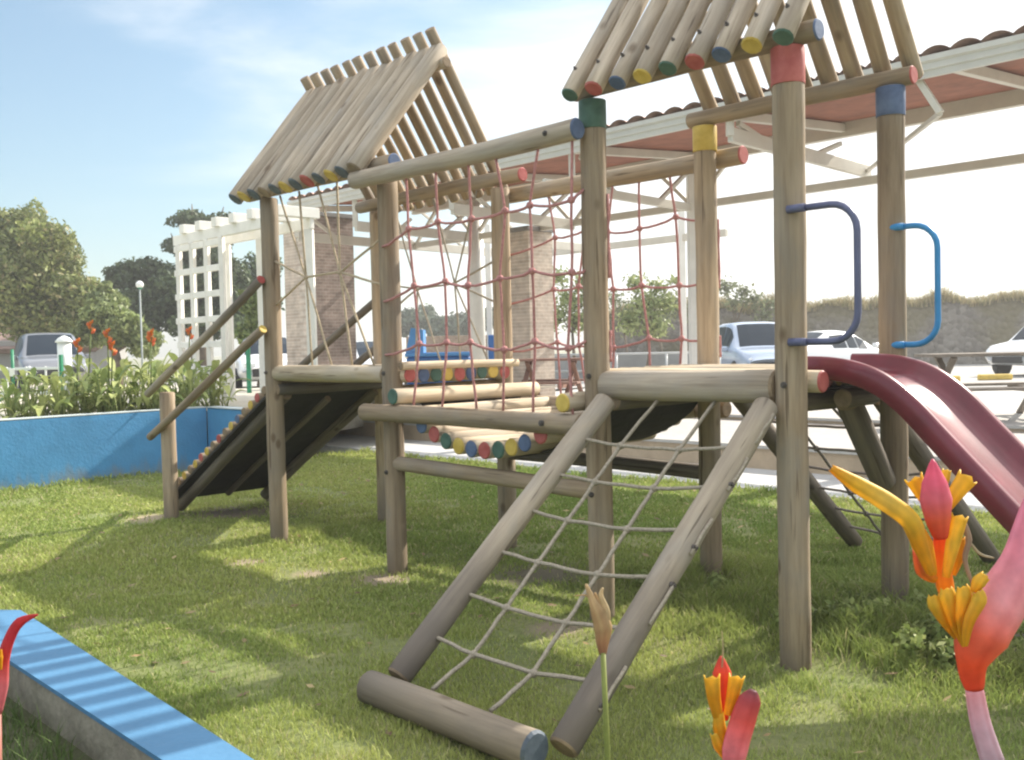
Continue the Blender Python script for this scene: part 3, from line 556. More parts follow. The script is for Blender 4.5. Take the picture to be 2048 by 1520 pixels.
# plank ramp down to the left
def plank_ramp():
    top = (U3+.03, 1.34); bot = (6.72, .30); n = 17; cols = 'ynrynbynrnyrynynyr'
    dk = MB()
    for i in range(n):
        t = i/(n-1); a = top[0]+(bot[0]-top[0])*t; z = top[1]+(bot[1]-top[1])*t
        log('ramp_plank', W(a, -.02, z), W(a+.03*t, WD+.06, z-.0), .041, WOOD, FR, cols[i], 'n', 10, .002)
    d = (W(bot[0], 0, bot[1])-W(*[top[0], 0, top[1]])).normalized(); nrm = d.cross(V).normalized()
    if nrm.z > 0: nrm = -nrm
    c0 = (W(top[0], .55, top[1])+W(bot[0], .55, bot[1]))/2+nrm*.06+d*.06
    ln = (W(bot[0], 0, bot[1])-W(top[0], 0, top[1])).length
    dk.box(c0, d, V, nrm, ln/2+.12, .57, .013, 0, .004); dk.build('ramp_backing', BACKING_SHADE, FR)
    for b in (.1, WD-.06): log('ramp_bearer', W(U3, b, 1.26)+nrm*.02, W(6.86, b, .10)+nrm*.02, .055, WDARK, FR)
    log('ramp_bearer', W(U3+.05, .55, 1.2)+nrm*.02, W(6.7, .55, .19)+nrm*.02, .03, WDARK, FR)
plank_ramp()
log('handrail', W(4.76, -.115, 2.205), W(6.74, -.23, 1.215), .037, WLAD, FR, 'r', 'n'); log('handrail', W(4.74, -.115, 1.79), W(6.73, -.23, .81), .037, WOOD, FR, 'y', 'n')
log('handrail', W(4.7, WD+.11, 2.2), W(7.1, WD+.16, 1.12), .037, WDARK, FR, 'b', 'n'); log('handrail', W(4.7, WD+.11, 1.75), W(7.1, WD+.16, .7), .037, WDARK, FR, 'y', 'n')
# grab handles of bent pipe
def handle(a, b, z0, z1, out, m):
    pts = []; s = .13
    pts.append(W(a, b, z1))
    pts.append(W(a-out+s, b, z1))
    for i in range(1, 6):
        t = i/6*math.pi/2; pts.append(W(a-out+s-s*math.sin(t), b, z1-s+s*math.cos(t)))
    pts.append(W(a-out, b, z1-s)); pts.append(W(a-out, b, z0+s))
    for i in range(1, 6):
        t = i/6*math.pi/2; pts.append(W(a-out+s-s*math.cos(t), b, z0+s-s*math.sin(t)))
    pts += [W(a-out+s, b, z0), W(a, b, z0)]
    k = MB(); k.tube(pts, .0165, 12)
    for z in (z0, z1): k.tube([W(a+.03, b-.012, z), W(a-.06, b-.012, z)], .02, 10)
    return k.build('grab_handle', m, FR)
handle(-.06, -.06, 1.59, 2.222, .31, mat('dark_blue_pipe_paint', (.10, .11, .2), .35, var=.15, vscale=12))['label'] = 'dark blue bent pipe handle'
handle(-.03, WD-.04, 1.56, 2.215, .24, mat('bright_blue_pipe_paint', (.03, .24, .52), .35, var=.12, vscale=12))['label'] = 'bright blue bent pipe handle'
# slide
def slide():
    prof = [(.12, 1.43), (-.06, 1.425), (-.2, 1.40), (-.32, 1.35), (-.44, 1.26), (-.58, 1.115), (-.8, .885), (-1.05, .63), (-1.3, .375), (-1.46, .23), (-1.62, .14), (-1.85, .11)]
    # smooth the profile
    P = []
    for i in range(len(prof)-1):
        p0, p1, p2, p3 = prof[max(0, i-1)], prof[i], prof[i+1], prof[min(len(prof)-1, i+2)]
        for k in range(5):
            t = k/5
            P.append(tuple(.5*((2*p1[c])+(-p0[c]+p2[c])*t+(2*p0[c]-5*p1[c]+4*p2[c]-p3[c])*t*t+(-p0[c]+3*p1[c]-3*p2[c]+p3[c])*t**3) for c in (0, 1)))
    P.append(prof[-1]); k = MB()
    b0, b1, hh = .245, .875, .088
    rows = []
    for i, (a, z) in enumerate(P):
        q, r = P[max(0, i-1)], P[min(len(P)-1, i+1)]; ta, tz = r[0]-q[0], r[1]-q[1]; l = math.hypot(ta, tz); na_, nz_ = tz/l, -ta/l
        if nz_ < 0: na_, nz_ = -na_, -nz_
        sec = [(b0-.035, -.02), (b0-.035, hh-.012), (b0-.022, hh), (b0+.012, hh), (b0+.028, hh-.014), (b0+.036, .035), (b0+.075, .002), ((b0+b1)/2, -.004), (b1-.075, .002), (b1-.036, .035), (b1-.028, hh-.014), (b1-.012, hh), (b1+.022, hh), (b1+.035, hh-.012), (b1+.035, -.02), (b1-.0, -.03), (b0+.0, -.03)]
        rows.append([W(a+na_*h, b, z+nz_*h) for b, h in sec])
    n = len(rows[0]); vs = [p for r in rows for p in r]
    k.add(vs, [(i*n+j, i*n+(j+1) % n, (i+1)*n+(j+1) % n, (i+1)*n+j) for i in range(len(rows)-1) for j in range(n)], 0, True)
    k.add(rows[0], [tuple(range(n))]); k.add(rows[-1], [tuple(reversed(range(n)))])
    k.build('slide', mat('maroon_fibreglass', (.165, .022, .036), .3, spec=.4, var=.3, vscale=5, coat=.12), FR)
    log('slide_support', W(-.05, .4, 1.30), W(-.05, .75, 1.30), .05, WDARK, FR)
    log('slide_brace', W(.02, .62, 1.27), W(.02, 1.02, .78), .07, WDARK, FR)
slide()
# ================================================================== PAVILION
BRICK = None
def brick_mat(name, c1, c2, mortar, sc=1.0):
    m = bpy.data.materials.new(name); m.use_nodes = True; nt = m.node_tree; N = nt.nodes; L = nt.links; b = N['Principled BSDF']; b.inputs['Roughness'].default_value = .88
    tc = N.new('ShaderNodeTexCoord'); sx = N.new('ShaderNodeSeparateXYZ'); L.new(tc.outputs['Object'], sx.inputs[0])
    ad = N.new('ShaderNodeMath'); ad.operation = 'ADD'; L.new(sx.outputs['X'], ad.inputs[0]); L.new(sx.outputs['Y'], ad.inputs[1])
    cx = N.new('ShaderNodeCombineXYZ'); L.new(ad.outputs[0], cx.inputs['X']); L.new(sx.outputs['Z'], cx.inputs['Y'])
    br = N.new('ShaderNodeTexBrick'); br.inputs['Scale'].default_value = 1/sc; br.inputs['Color1'].default_value = (*c1, 1); br.inputs['Color2'].default_value = (*c2, 1); br.inputs['Mortar'].default_value = (*mortar, 1)
    br.inputs['Brick Width'].default_value = .22; br.inputs['Row Height'].default_value = .075; br.inputs['Mortar Size'].default_value = .009
    L.new(cx.outputs[0], br.inputs['Vector'])
    nz = N.new('ShaderNodeTexNoise'); nz.inputs['Scale'].default_value = 5; nz.inputs['Detail'].default_value = 5; L.new(tc.outputs['Object'], nz.inputs['Vector'])
    mr = N.new('ShaderNodeMapRange'); mr.inputs[1].default_value = .3; mr.inputs[2].default_value = .7; mr.inputs[3].default_value = .75; mr.inputs[4].default_value = 1.2; L.new(nz.outputs['Fac'], mr.inputs[0])
    v = N.new('ShaderNodeVectorMath'); v.operation = 'SCALE'; L.new(br.outputs['Color'], v.inputs[0]); L.new(mr.outputs[0], v.inputs['Scale']); L.new(v.outputs[0], b.inputs['Base Color'])
    bp = N.new('ShaderNodeBump'); bp.inputs['Strength'].default_value = .6; bp.inputs['Distance'].default_value = .01; L.new(br.outputs['Fac'], bp.inputs['Height']); bp.invert = True; L.new(bp.outputs[0], b.inputs['Normal'])
    return m
BRICK_SHADE = brick_mat('roof_shaded_brick', (.22, .165, .14), (.29, .225, .195), (.33, .285, .25)); BRICKL = brick_mat('pale_brick', (.42, .34, .275), (.50, .42, .345), (.55, .48, .41))
TILE = mat('terracotta_tile', (.55, .31, .23), .8, var=.35, vscale=5, bump=.2, col2=(.68, .49, .40))
def pavilion():
    B = thing('pavilion', W(8, 11, .4), 'long open pavilion with terracotta tile roof, white gutter, steel trusses and brick pillars', 'pavilion')
    bE, zE, aL, aR = 7.2, 4.80, 16.0, -12.0; sl = .085
    # tiles: wavy sheet with stepped courses, both faces
    def zroof(b): return zE+.03+(b-bE)*sl
    k = MB(); nper = int((aL-aR)/.33); na_ = nper*8; cb = [bE-.10+.42*i for i in range(9)]
    for ci in range(len(cb)-1):
        vs = []
        for bb, dz in ((cb[ci], .045), (cb[ci+1]+.03, .0)):
            for i in range(na_+1):
                a = aR+(aL-aR)*i/na_; ph = i/8*2*math.pi; vs.append(W(a, bb, zroof(bb)+dz+.065*abs(math.sin(ph/2))**.8+.0))
        n = na_+1; k.add(vs, [(i, i+1, n+i+1, n+i) for i in range(na_)], 0, True)
    # front ends of the tiles, hollow arcs
    k.build('roof_tiles', TILE, B)
    k = MB(); k.box(W((aL+aR)/2, bE+1.72, zE+.00+1.72*sl-.02), U, (V+Z*sl).normalized(), (Z-V*sl).normalized(), (aL-aR)/2-.05, 1.70, .012); k.build('roof_lining', mat('reddish_ceiling_board', (.27, .105, .065), .8, var=.3, vscale=3, stretch=(1, 1, 1)), B)
    # gutter: moulded white profile along the eave
    k = MB(); pr = [(0, -.20), (-.05, -.20), (-.06, -.13), (-.085, -.12), (-.09, -.05), (-.125, -.03), (-.13, .03), (-.11, .035), (-.10, 0), (0, 0)]
    vs = [W(a, bE+p[0], zE+p[1]) for a in (aR, aL) for p in pr]; n = len(pr); k.add(vs, [(j, (j+1) % n, n+(j+1) % n, n+j) for j in range(n)]+[tuple(range(n)), tuple(reversed(range(n, 2*n)))])
    k.build('gutter', mat('off_white_gutter', (.56, .555, .52), .5, var=.12, vscale=2, stretch=(1, 1, 1)), B)
    k = MB(); k.bar(W(aR, 10.55, 4.95), W(aL, 10.55, 4.95), .12, .26); k.build('purlin', CREAM, B)
    k = MB(); k.bar(W(aR, 10.5, 4.07), W(aL, 10.5, 4.07), .10, .13); k.build('tie_beam', CREAM, B)
    k = MB(); k.bar(W(9.6, 14.2, 4.0), W(aL, 14.2, 4.0), .10, .16); k.build('tie_beam', CREAM, B)
    for i, a in enumerate((-3.8, 2.0, 5.0, 7.9, 10.8, 13.75, 15.9)):
        zt_ = 4.40 if i == 2 else 4.07; k = MB()
        far = i > 4
        k.bar(W(a, bE+.02, zE-.12), W(a, 10.5, zE-.12+3.3*sl), .09, .13)
        if i < 2:
            if i: k.bar(W(2.45, 7.27, 4.66), W(2.18, 7.27, 4.19), .075, .075); k.bar(W(2.18, 7.27, 4.19), W(5.0, 11.3, 4.36), .05, .06)
            k.build('truss', CREAM, B); continue
        k.bar(W(a, bE-.6 if i == 3 else bE+.05, zt_+.02), W(a, 14.2 if far else 10.5 if i != 2 else 11.4, zt_-.04), .08, .14 if i == 3 else .2)
        k.bar(W(a, bE+.05, zE-.1), W(a, bE+.05, zt_), .09, .10)
        k.bar(W(a, bE+.25, zE-.2), W(a, bE+1.15, zt_), .07, .07); k.bar(W(a, 10.4, zE-.1), W(a, 9.5, zt_), .07, .07)
        if i != 2:
            for da in (.85, -.85): k.bar(W(a, 10.5, 4.06-.0), W(a+da, 10.5, 4.86), .07, .07)
        if far: k.bar(W(a, 12.2, 4.03), W(a, 10.7, 4.9), .06, .06)
        k.build('truss', CREAM, B)
    for a, r_ in ((2.0, .0), (7.9, 0), (13.75, .17)):
        k = MB()
        if r_: k.tube([W(a, 10.5, .4), W(a, 10.5, 4.95)], r_, 20)
        else: k.bar(W(a, 10.5, .4), W(a, 10.5, 4.95), .2, .2, bev=.015)
        k.build('column', WHITE, B)
    for (a, b) in ((10.8, 14.2), (15.9, 14.2), (15.6, 12.6)):
        k = MB(); k.bar(W(a, b, .4), W(a, b, 4.7), .14, .14, bev=.01); k.build('column', WHITE, B)
    # brick pillars
    for (a, b, hu, hv, top, cap) in ((17.0, 8.5, .62, .55, 4.66, True), (12.1, 10.5, .36, .36, 4.0, False)):
        k = MB(); c_ = W(a, b, top/2+.2); hz = top/2-.2
        vs = [c_+U*hu*i+V*hv*j+Z*hz*q for q in (-1, 1) for j in (-1, 1) for i in (-1, 1)]
        for f, mi in (((0,2,3,1), 0), ((4,5,7,6), 0), ((0,1,5,4), 1), ((2,6,7,3), 0), ((0,4,6,2), 0), ((1,3,7,5), 1)): k.add([vs[x] for x in f], [(0, 1, 2, 3)], mi)
        o = k.build('brick_pillar', [BRICK_SHADE, BRICKL] if cap else [BRICKL, BRICKL], B)  # roof shade put into the darker brick on the right and back
        k = MB(); k.box(W(a, b, top+.04), U, V, Z, hu+.05, hv+.05, .05, 0, .01); k.build('pillar_cap', mat('dark_cap', (.2, .19, .18), .8, var=.2), o)
pavilion()
# white lattice pergola
def pergola():
    G = thing('pergola', W(11.5, 3.4, .78), 'white painted timber pergola with a square lattice end panel', 'pergola')
    b0, b1, a0, a1, z0, zt_ = 3.2, 3.8, 10.1, 13.15, .78, 3.42
    k = MB()
    for i in range(4): k.bar(W(13.12-.49*i, b0, z0), W(13.12-.49*i, b0, zt_), .155, .07)
    for j in range(7): k.bar(W(13.2, b0-.03, zt_-.07-.40*j), W(11.6, b0-.03, zt_-.07-.40*j), .05, .10)
    k.build('lattice_panel', WHITEP, G)
    for a, b in ((12.62, b1), (11.5, b1), (a0, b0), (a0, b1)):
        k = MB(); k.bar(W(a, b, z0), W(a, b, zt_), .13, .13); k.build('post', WHITEP, G)
    for b in (b0, b1):
        k = MB(); k.bar(W(a0-.1, b, zt_+.08), W(a1+.1, b, zt_+.08), .07, .16); k.build('beam', WHITEP, G)
    for i in range(6):
        a = a1-.35-.55*i; k = MB(); k.bar(W(a, b0-.1, zt_+.23), W(a, b1+.12, zt_+.23), .15, .15); k.build('rafter', WHITEP, G)
pergola()
# ================================================================== CARS
def car(name, base, heading, kind, paint, label, group='parked cars'):
    """heading: unit vector to the car's nose; loft of cross-sections"""
    D = Vector(heading).normalized(); Sd = Vector((D.y, -D.x, 0)); base = Vector(base)
    C = thing(name, base, label, 'car', group)
    Lh = 2.25; suv = kind == 'suv'
    if suv: st = [(-2.25,.5,.78,.95,.80,.70),(-2.2,.42,.95,1.0,.86,.72),(-2.12,.38,1.02,1.10,.89,.74),(-1.98,.35,1.05,1.55,.90,.68),(-1.8,.32,1.06,1.68,.91,.66),(-1.0,.3,1.06,1.74,.92,.66),(0,.3,1.05,1.74,.92,.66),(.45,.3,1.04,1.66,.92,.64),(.75,.3,1.03,1.42,.92,.68),(1.15,.31,1.02,1.08,.91,.74),(1.4,.32,1.0,1.03,.90,.72),(1.9,.36,.92,.97,.87,.68),(2.15,.42,.8,.88,.80,.62),(2.25,.5,.68,.74,.72,.58)]
    else: st = [(-2.25,.45,.75,.85,.78,.66),(-2.18,.36,.92,.96,.83,.68),(-1.75,.3,.95,1.02,.87,.70),(-1.35,.28,.95,1.15,.88,.64),(-.8,.26,.94,1.40,.89,.58),(-.2,.26,.93,1.46,.89,.57),(.2,.26,.92,1.43,.89,.57),(.6,.26,.91,1.24,.89,.62),(1.0,.27,.90,.98,.88,.70),(1.25,.28,.88,.92,.87,.70),(1.8,.32,.80,.86,.84,.66),(2.15,.38,.70,.76,.76,.6),(2.25,.46,.6,.64,.68,.54)]
    def ring(s):
        x, zb_, zl, zt_, w, wr = s
        h = [(w*.86, zb_), (w*.98, zb_+.14), (w, (zb_+zl)/2), (w*.985, zl-.06), (w*.955, zl), (wr+.04, zt_-.07 if zt_-zl > .15 else zl+(zt_-zl)*.6), (wr-.06, zt_-.01), (wr*.5, zt_+.012), (0, zt_+.015)]
        return [base+D*x+Sd*y+Z*z for y, z in h]+[base+D*x-Sd*y+Z*z for y, z in reversed(h[:-1])]
    rr_ = [ring(s) for s in st]; n = len(rr_[0]); k = MB()
    k.add([p for r in rr_ for p in r], [(i*n+j, i*n+j+1, (i+1)*n+j+1, (i+1)*n+j) for i in range(len(st)-1) for j in range(n-1)]+[(i*n+n-1, i*n, (i+1)*n, (i+1)*n+n-1) for i in range(len(st)-1)]+[tuple(range(n)), tuple(reversed(range((len(st)-1)*n, len(st)*n)))], 0, True)
    body = k.build('body', paint, C)
    cab = [i for i, s in enumerate(st) if s[3]-s[2] > .2]
    # side glass
    for sgn in (1, -1):
        k = MB()
        for i in cab[:-1]:
            if i+1 not in cab: continue
            q = []
            for r in (rr_[i], rr_[i+1]):
                p5, p4 = (r[5], r[4]) if sgn > 0 else (r[n-6+0], r[n-5+0])
                if sgn < 0: p5, p4 = r[16-5], r[16-4]
                o_ = (Sd*sgn+Z*.3).normalized()*.012
                q.append((p4.lerp(p5, .1)+o_, p4.lerp(p5, .93)+o_))
            f = .06
            A_, B_ = q; k.add([A_[0].lerp(B_[0], f), B_[0].lerp(A_[0], f), B_[1].lerp(A_[1], f), A_[1].lerp(B_[1], f)], [(0, 1, 2, 3)])
        k.build('side_window', GLASSD, C)
    # windscreen and rear window from the top strip
    def screen(i0, i1, nm):
        k = MB(); up_ = Z*.014
        for i in range(i0, i1):
            A_, B_ = rr_[i], rr_[i+1]; idx = [6, 7, 8, 9, 10]
            for x, y in zip(idx[:-1], idx[1:]): k.add([A_[x]+up_, A_[y]+up_, B_[y]+up_, B_[x]+up_], [(0, 1, 2, 3)], 0, True)
        return k.build(nm, GLASSD, C)
    if suv:
        screen(7, 9, 'windscreen')
        w = MB(); w.add([base+D*(-2.135)+Sd*.70+Z*1.10, base+D*(-2.135)-Sd*.70+Z*1.10, base+D*(-1.97)-Sd*.60+Z*1.58, base+D*(-1.97)+Sd*.60+Z*1.58], [(0, 1, 2, 3)]); w.build('rear_window', GLASSD, C)
    else: screen(6, 8, 'windscreen'); screen(2, 4, 'rear_window')
    for sx in (1, -1):
        k = MB(); k.box(base+D*2.17+Sd*.55*sx+Z*.72, D, Sd, Z, .05, .17, .07, 0, .03); k.build('headlight', mat('headlamp_lens', (.75, .78, .8), .1, spec=.8), C)
        k = MB(); k.box(base+D*-2.19+Sd*.68*sx+Z*.88, D, Sd, Z, .04, .10, .12, 0, .03); k.build('tail_light', mat('tail_lamp_lens', (.4, .02, .02), .15, spec=.8), C)
        k = MB(); k.box(base+D*.72+Sd*.98*sx+Z*1.02, D, Sd, Z, .06, .09, .07, 0, .03); k.build('mirror', paint, C)
    k = MB(); k.box(base+D*2.235+Z*.52, D, Sd, Z, .03, .5, .10, 0, .02); k.build('grille', mat('black_plastic', (.03, .03, .032), .5), C)
    rw = .36 if suv else .32
    for x in (1.38, -1.38):
        for sx in (1, -1):
            c_ = base+D*x+Sd*.84*sx+Z*rw; k = MB(); k.tube([c_-Sd*.11*sx, c_-Sd*.09*sx, c_+Sd*.06*sx, c_+Sd*.085*sx], [rw*.93, rw, rw, rw*.93], 24); w = k.build('wheel', TYRE, C)
            k = MB(); k.tube([c_+Sd*.07*sx, c_+Sd*.094*sx, c_+Sd*.09*sx], [rw*.62, rw*.6, rw*.2], 16); k.build('rim', RIM, w)
    return C
SILV = mat('silver_blue_car_paint', (.34, .41, .53), .25, metal=.25, coat=.6); PW = mat('white_car_paint', (.78, .79, .80), .25, coat=.6); PG = mat('grey_silver_car_paint', (.19, .20, .225), .28, metal=.3, coat=.6)
def gz(px, d, z): p = atz(px, d, z); return p
car('parked_car', gz(1508, 27.0, .38), (.02, -1, 0), 'suv', SILV, 'silver blue off-roader facing the camera between the tall log posts')
car('parked_car', gz(1660, 27.5, .38), (.86, .5, 0), 'sedan', PW, 'white saloon car with dark windows beyond the top of the slide')
car('parked_car', gz(2115, 29.5, .36), (-.90, -.43, 0), 'suv', PW, 'white hatchback facing the picnic table beside the stone wall')
car('parked_car', gz(100, 29, .58), (.5, -.87, 0), 'suv', PG, 'grey silver off-roader parked behind the planted blue wall')
car('parked_car', gz(535, 27, .56), (.3, -.95, 0), 'sedan', PW, 'white car half hidden behind the pergola and green fence post')
car('parked_car', gz(735, 30, .4), (.5, -.86, 0), 'sedan', PW, 'white car glimpsed right of the dark brick pillar')
# ================================================================== TREES AND SHRUBS
BARK = mat('bark', (.16, .125, .09), .9, var=.4, vscale=5, bump=.6)
def leafcloud(clumps, n, size, cA, cB, cdry=None, k_in=.75, flatz=.6):
    """n leaf quads spread through a set of ellipsoid clumps (centre, rx, rz)"""
    vol = [c[1]**2*c[2] for c in clumps]; vs = np.empty((n, 4, 3)); cols = np.empty((n, 3)); cA = np.array(cA); cB = np.array(cB)
    cum = np.cumsum(vol)/sum(vol); pick = np.searchsorted(cum, npr.rand(n))
    for i in range(n):
        c, rx, rz = clumps[min(pick[i], len(clumps)-1)][:3]
        d = npr.randn(3); d /= np.linalg.norm(d); r = k_in+(1-k_in)*npr.rand() if npr.rand() < .72 else npr.rand()**.5
        r *= 1+.12*npr.randn()
        p = np.array([c[0]+d[0]*rx*r, c[1]+d[1]*rx*r, c[2]+d[2]*rz*r])
        nrm = d*.7+npr.randn(3)*.65; nrm /= np.linalg.norm(nrm); t = np.cross(nrm, npr.randn(3)); t /= np.linalg.norm(t)+1e-9; s = np.cross(nrm, t)
        L_ = size*(.6+.8*npr.rand()); w = L_*.5
        vs[i, 0] = p-t*L_*.5; vs[i, 1] = p+s*w*.5+nrm*L_*.06; vs[i, 2] = p+t*L_*.5; vs[i, 3] = p-s*w*.5+nrm*L_*.06
        q = npr.rand(); cc = (clumps[min(pick[i], len(clumps)-1)][3] if len(clumps[0]) > 3 else 1.0)
        cols[i] = (cA*(1-q)+cB*q)*cc*(.8+.4*npr.rand())
        if cdry is not None and npr.rand() < .08: cols[i] = cdry
    return vs, cols
def mesh_quads(name, vs, cols, parent, m=FOL, origin=None):
    n = len(vs); o0 = np.array(WM[parent].translation) if parent is not None else np.zeros(3)
    me = bpy.data.meshes.new(name); me.vertices.add(n*4); me.vertices.foreach_set('co', (vs-o0).astype(np.float32).ravel()); me.loops.add(n*4)
    me.loops.foreach_set('vertex_index', np.arange(n*4, dtype=np.int32)); me.polygons.add(n); me.polygons.foreach_set('loop_start', (np.arange(n)*4).astype(np.int32))
    me.materials.append(m); me.update(calc_edges=True); ca = me.color_attributes.new('tint', 'FLOAT_COLOR', 'POINT')
    c4 = np.ones((n, 4, 4)); c4[:, :, :3] = cols[:, None, :]; ca.data.foreach_set('color', c4.astype(np.float32).ravel())
    return link(bpy.data.objects.new(name, me), parent, Matrix.Translation(Vector(o0)))
def tree(name, label, foot, clumps, n, size, cA, cB, tr=.25, group='trees behind the playground', cdry=None, fol='crown', k_in=.75):
    if n > 3000:
        ex = []
        for c in clumps:
            ex.append((c[0], c[1]*.72, c[2]*.72, c[3]*.85))
            for _ in range(6):
                v_ = Vector((rnd.gauss(0, 1), rnd.gauss(0, 1), rnd.gauss(0, 1))).normalized(); ex.append((tuple(Vector(c[0])+Vector((v_.x*c[1], v_.y*c[1], v_.z*c[2]))*.72), c[1]*rnd.uniform(.3, .5), c[2]*rnd.uniform(.28, .46), c[3]*rnd.uniform(.75, 1.25)))
        clumps_ = ex
    else: clumps_ = clumps
    T = thing(name, foot, label, 'tree' if 'tree' in name else 'shrub', group); foot = Vector(foot); k = MB()
    cx = sum((Vector(c[0]) for c in clumps), Vector())/len(clumps); fork = Vector((foot.x*.6+cx.x*.4, foot.y*.6+cx.y*.4, foot.z+(cx.z-foot.z)*.55))
    k.tube([foot-Z*.1, foot.lerp(fork, .5)+Vector((.1, 0, 0)), fork], [tr*1.25, tr, tr*.8], 10)
    for c in clumps:
        e = Vector(c[0]); mid = fork.lerp(e, .5)+Vector((rnd.uniform(-.2, .2), rnd.uniform(-.2, .2), .15)); k.tube([fork, mid, e, e+(e-mid)*.35], [tr*.55, tr*.35, tr*.16, tr*.05], 6)
    k.build('trunk', BARK, T); v, c_ = leafcloud(clumps_, n, size, cA, cB, cdry, k_in); mesh_quads(fol, v, c_, T); return T
def cl(px, py, d, rpx, rpz=None, tone=1.0):
    s = d/FPX; return (tuple(at(px, py, d)), rpx*s, (rpz or rpx)*s, tone)
d = 38
tree('broadleaf_tree', 'tall spreading olive green tree at the left edge of the picture', gz(40, d, .5),
     [cl(-60, 500, d, 90), cl(40, 470, d, 70), cl(90, 480, d-2, 60), cl(20, 560, d-2, 85), cl(110, 560, d, 75), cl(150, 600, d-1, 70), cl(60, 640, d-1, 85, 60), cl(185, 610, d+1, 55), cl(-50, 610, d, 80), cl(125, 650, d-1, 60, 45), cl(130, 505, d+1, 45)], 46000, .2, (.135, .175, .05), (.32, .345, .12), .4, cdry=(.34, .30, .15))
d = 46
tree('dark_tree', 'dark green tree with a rounded top rising behind the white pergola', gz(400, d, .5),
     [cl(385, 440, d, 42, 28), cl(440, 445, d, 40, 26), cl(350, 490, d, 38, 16), cl(405, 500, d, 60, 40), cl(290, 545, d, 62, 40), cl(240, 560, d, 40, 30), cl(360, 570, d-1, 75, 55), cl(450, 560, d-1, 70, 60), cl(300, 620, d-1, 70, 50), cl(420, 640, d-1, 80, 55), cl(500, 600, d, 55, 60), cl(530, 540, d+1, 40, 50)], 36000, .24, (.055, .088, .045), (.125, .165, .07), .4)
tree('bushy_tree', 'pale green feathery bush tree between the big left tree and the pergola', gz(235, 34, .5), [cl(205, 600, 34.5, 44, 36), cl(215, 625, 34, 50, 42), cl(250, 660, 34, 55, 38), cl(290, 680, 34, 48, 30), cl(180, 665, 34.5, 45, 35)], 10000, .2, (.16, .21, .07), (.32, .36, .14), .14)
tree('small_tree', 'bright green young tree behind the pergola posts', gz(520, 30, .5), [cl(505, 600, 30, 30, 28), cl(520, 640, 30, 36, 30), cl(495, 665, 30, 34, 26)], 4200, .17, (.14, .20, .06), (.29, .34, .11), .1)
for (x, yy, lab) in ((1140, 580, 'sparse yellow green tree right of the pale brick pillar'), (1290, 590, 'loose leafy tree seen through the right hand rope net'), ):
    d = 33
    tree('sparse_tree', lab, gz(x, d, .4), [cl(x-20, yy-25, d, 26, 24), cl(x+25, yy-18, d, 24, 22), cl(x, yy+20, d, 36, 30), cl(x+40, yy+15, d, 30, 26), cl(x-30, yy+55, d, 30, 34), cl(x+20, yy+60, d, 34, 30), cl(x+60, yy-30, d, 18, 14)], 1900, .18, (.20, .25, .10), (.42, .45, .20), .06, k_in=.1)
for (x, yy, lab) in ((1470, 575, 'thin twiggy shrub above the stone wall left of the tall near post'), (1530, 600, 'low wispy shrub above the stone wall beside the tall near post'), (1370, 600, 'leafy shrub over the stone wall right of the white column'), (1250, 600, 'low leafy shrub over the left end of the stone wall'), (1320, 612, 'spreading low shrub over the stone wall seen through the rope net')):
    d = 43
    tree('wispy_shrub', lab, gz(x, d, .4), [cl(x-20, yy, d, 24, 22), cl(x+20, yy+10, d, 22, 20), cl(x, yy+30, d, 26, 18)], 460, .2, (.14, .16, .09), (.28, .30, .16), .06, 'shrubs above the stone wall', k_in=.2)
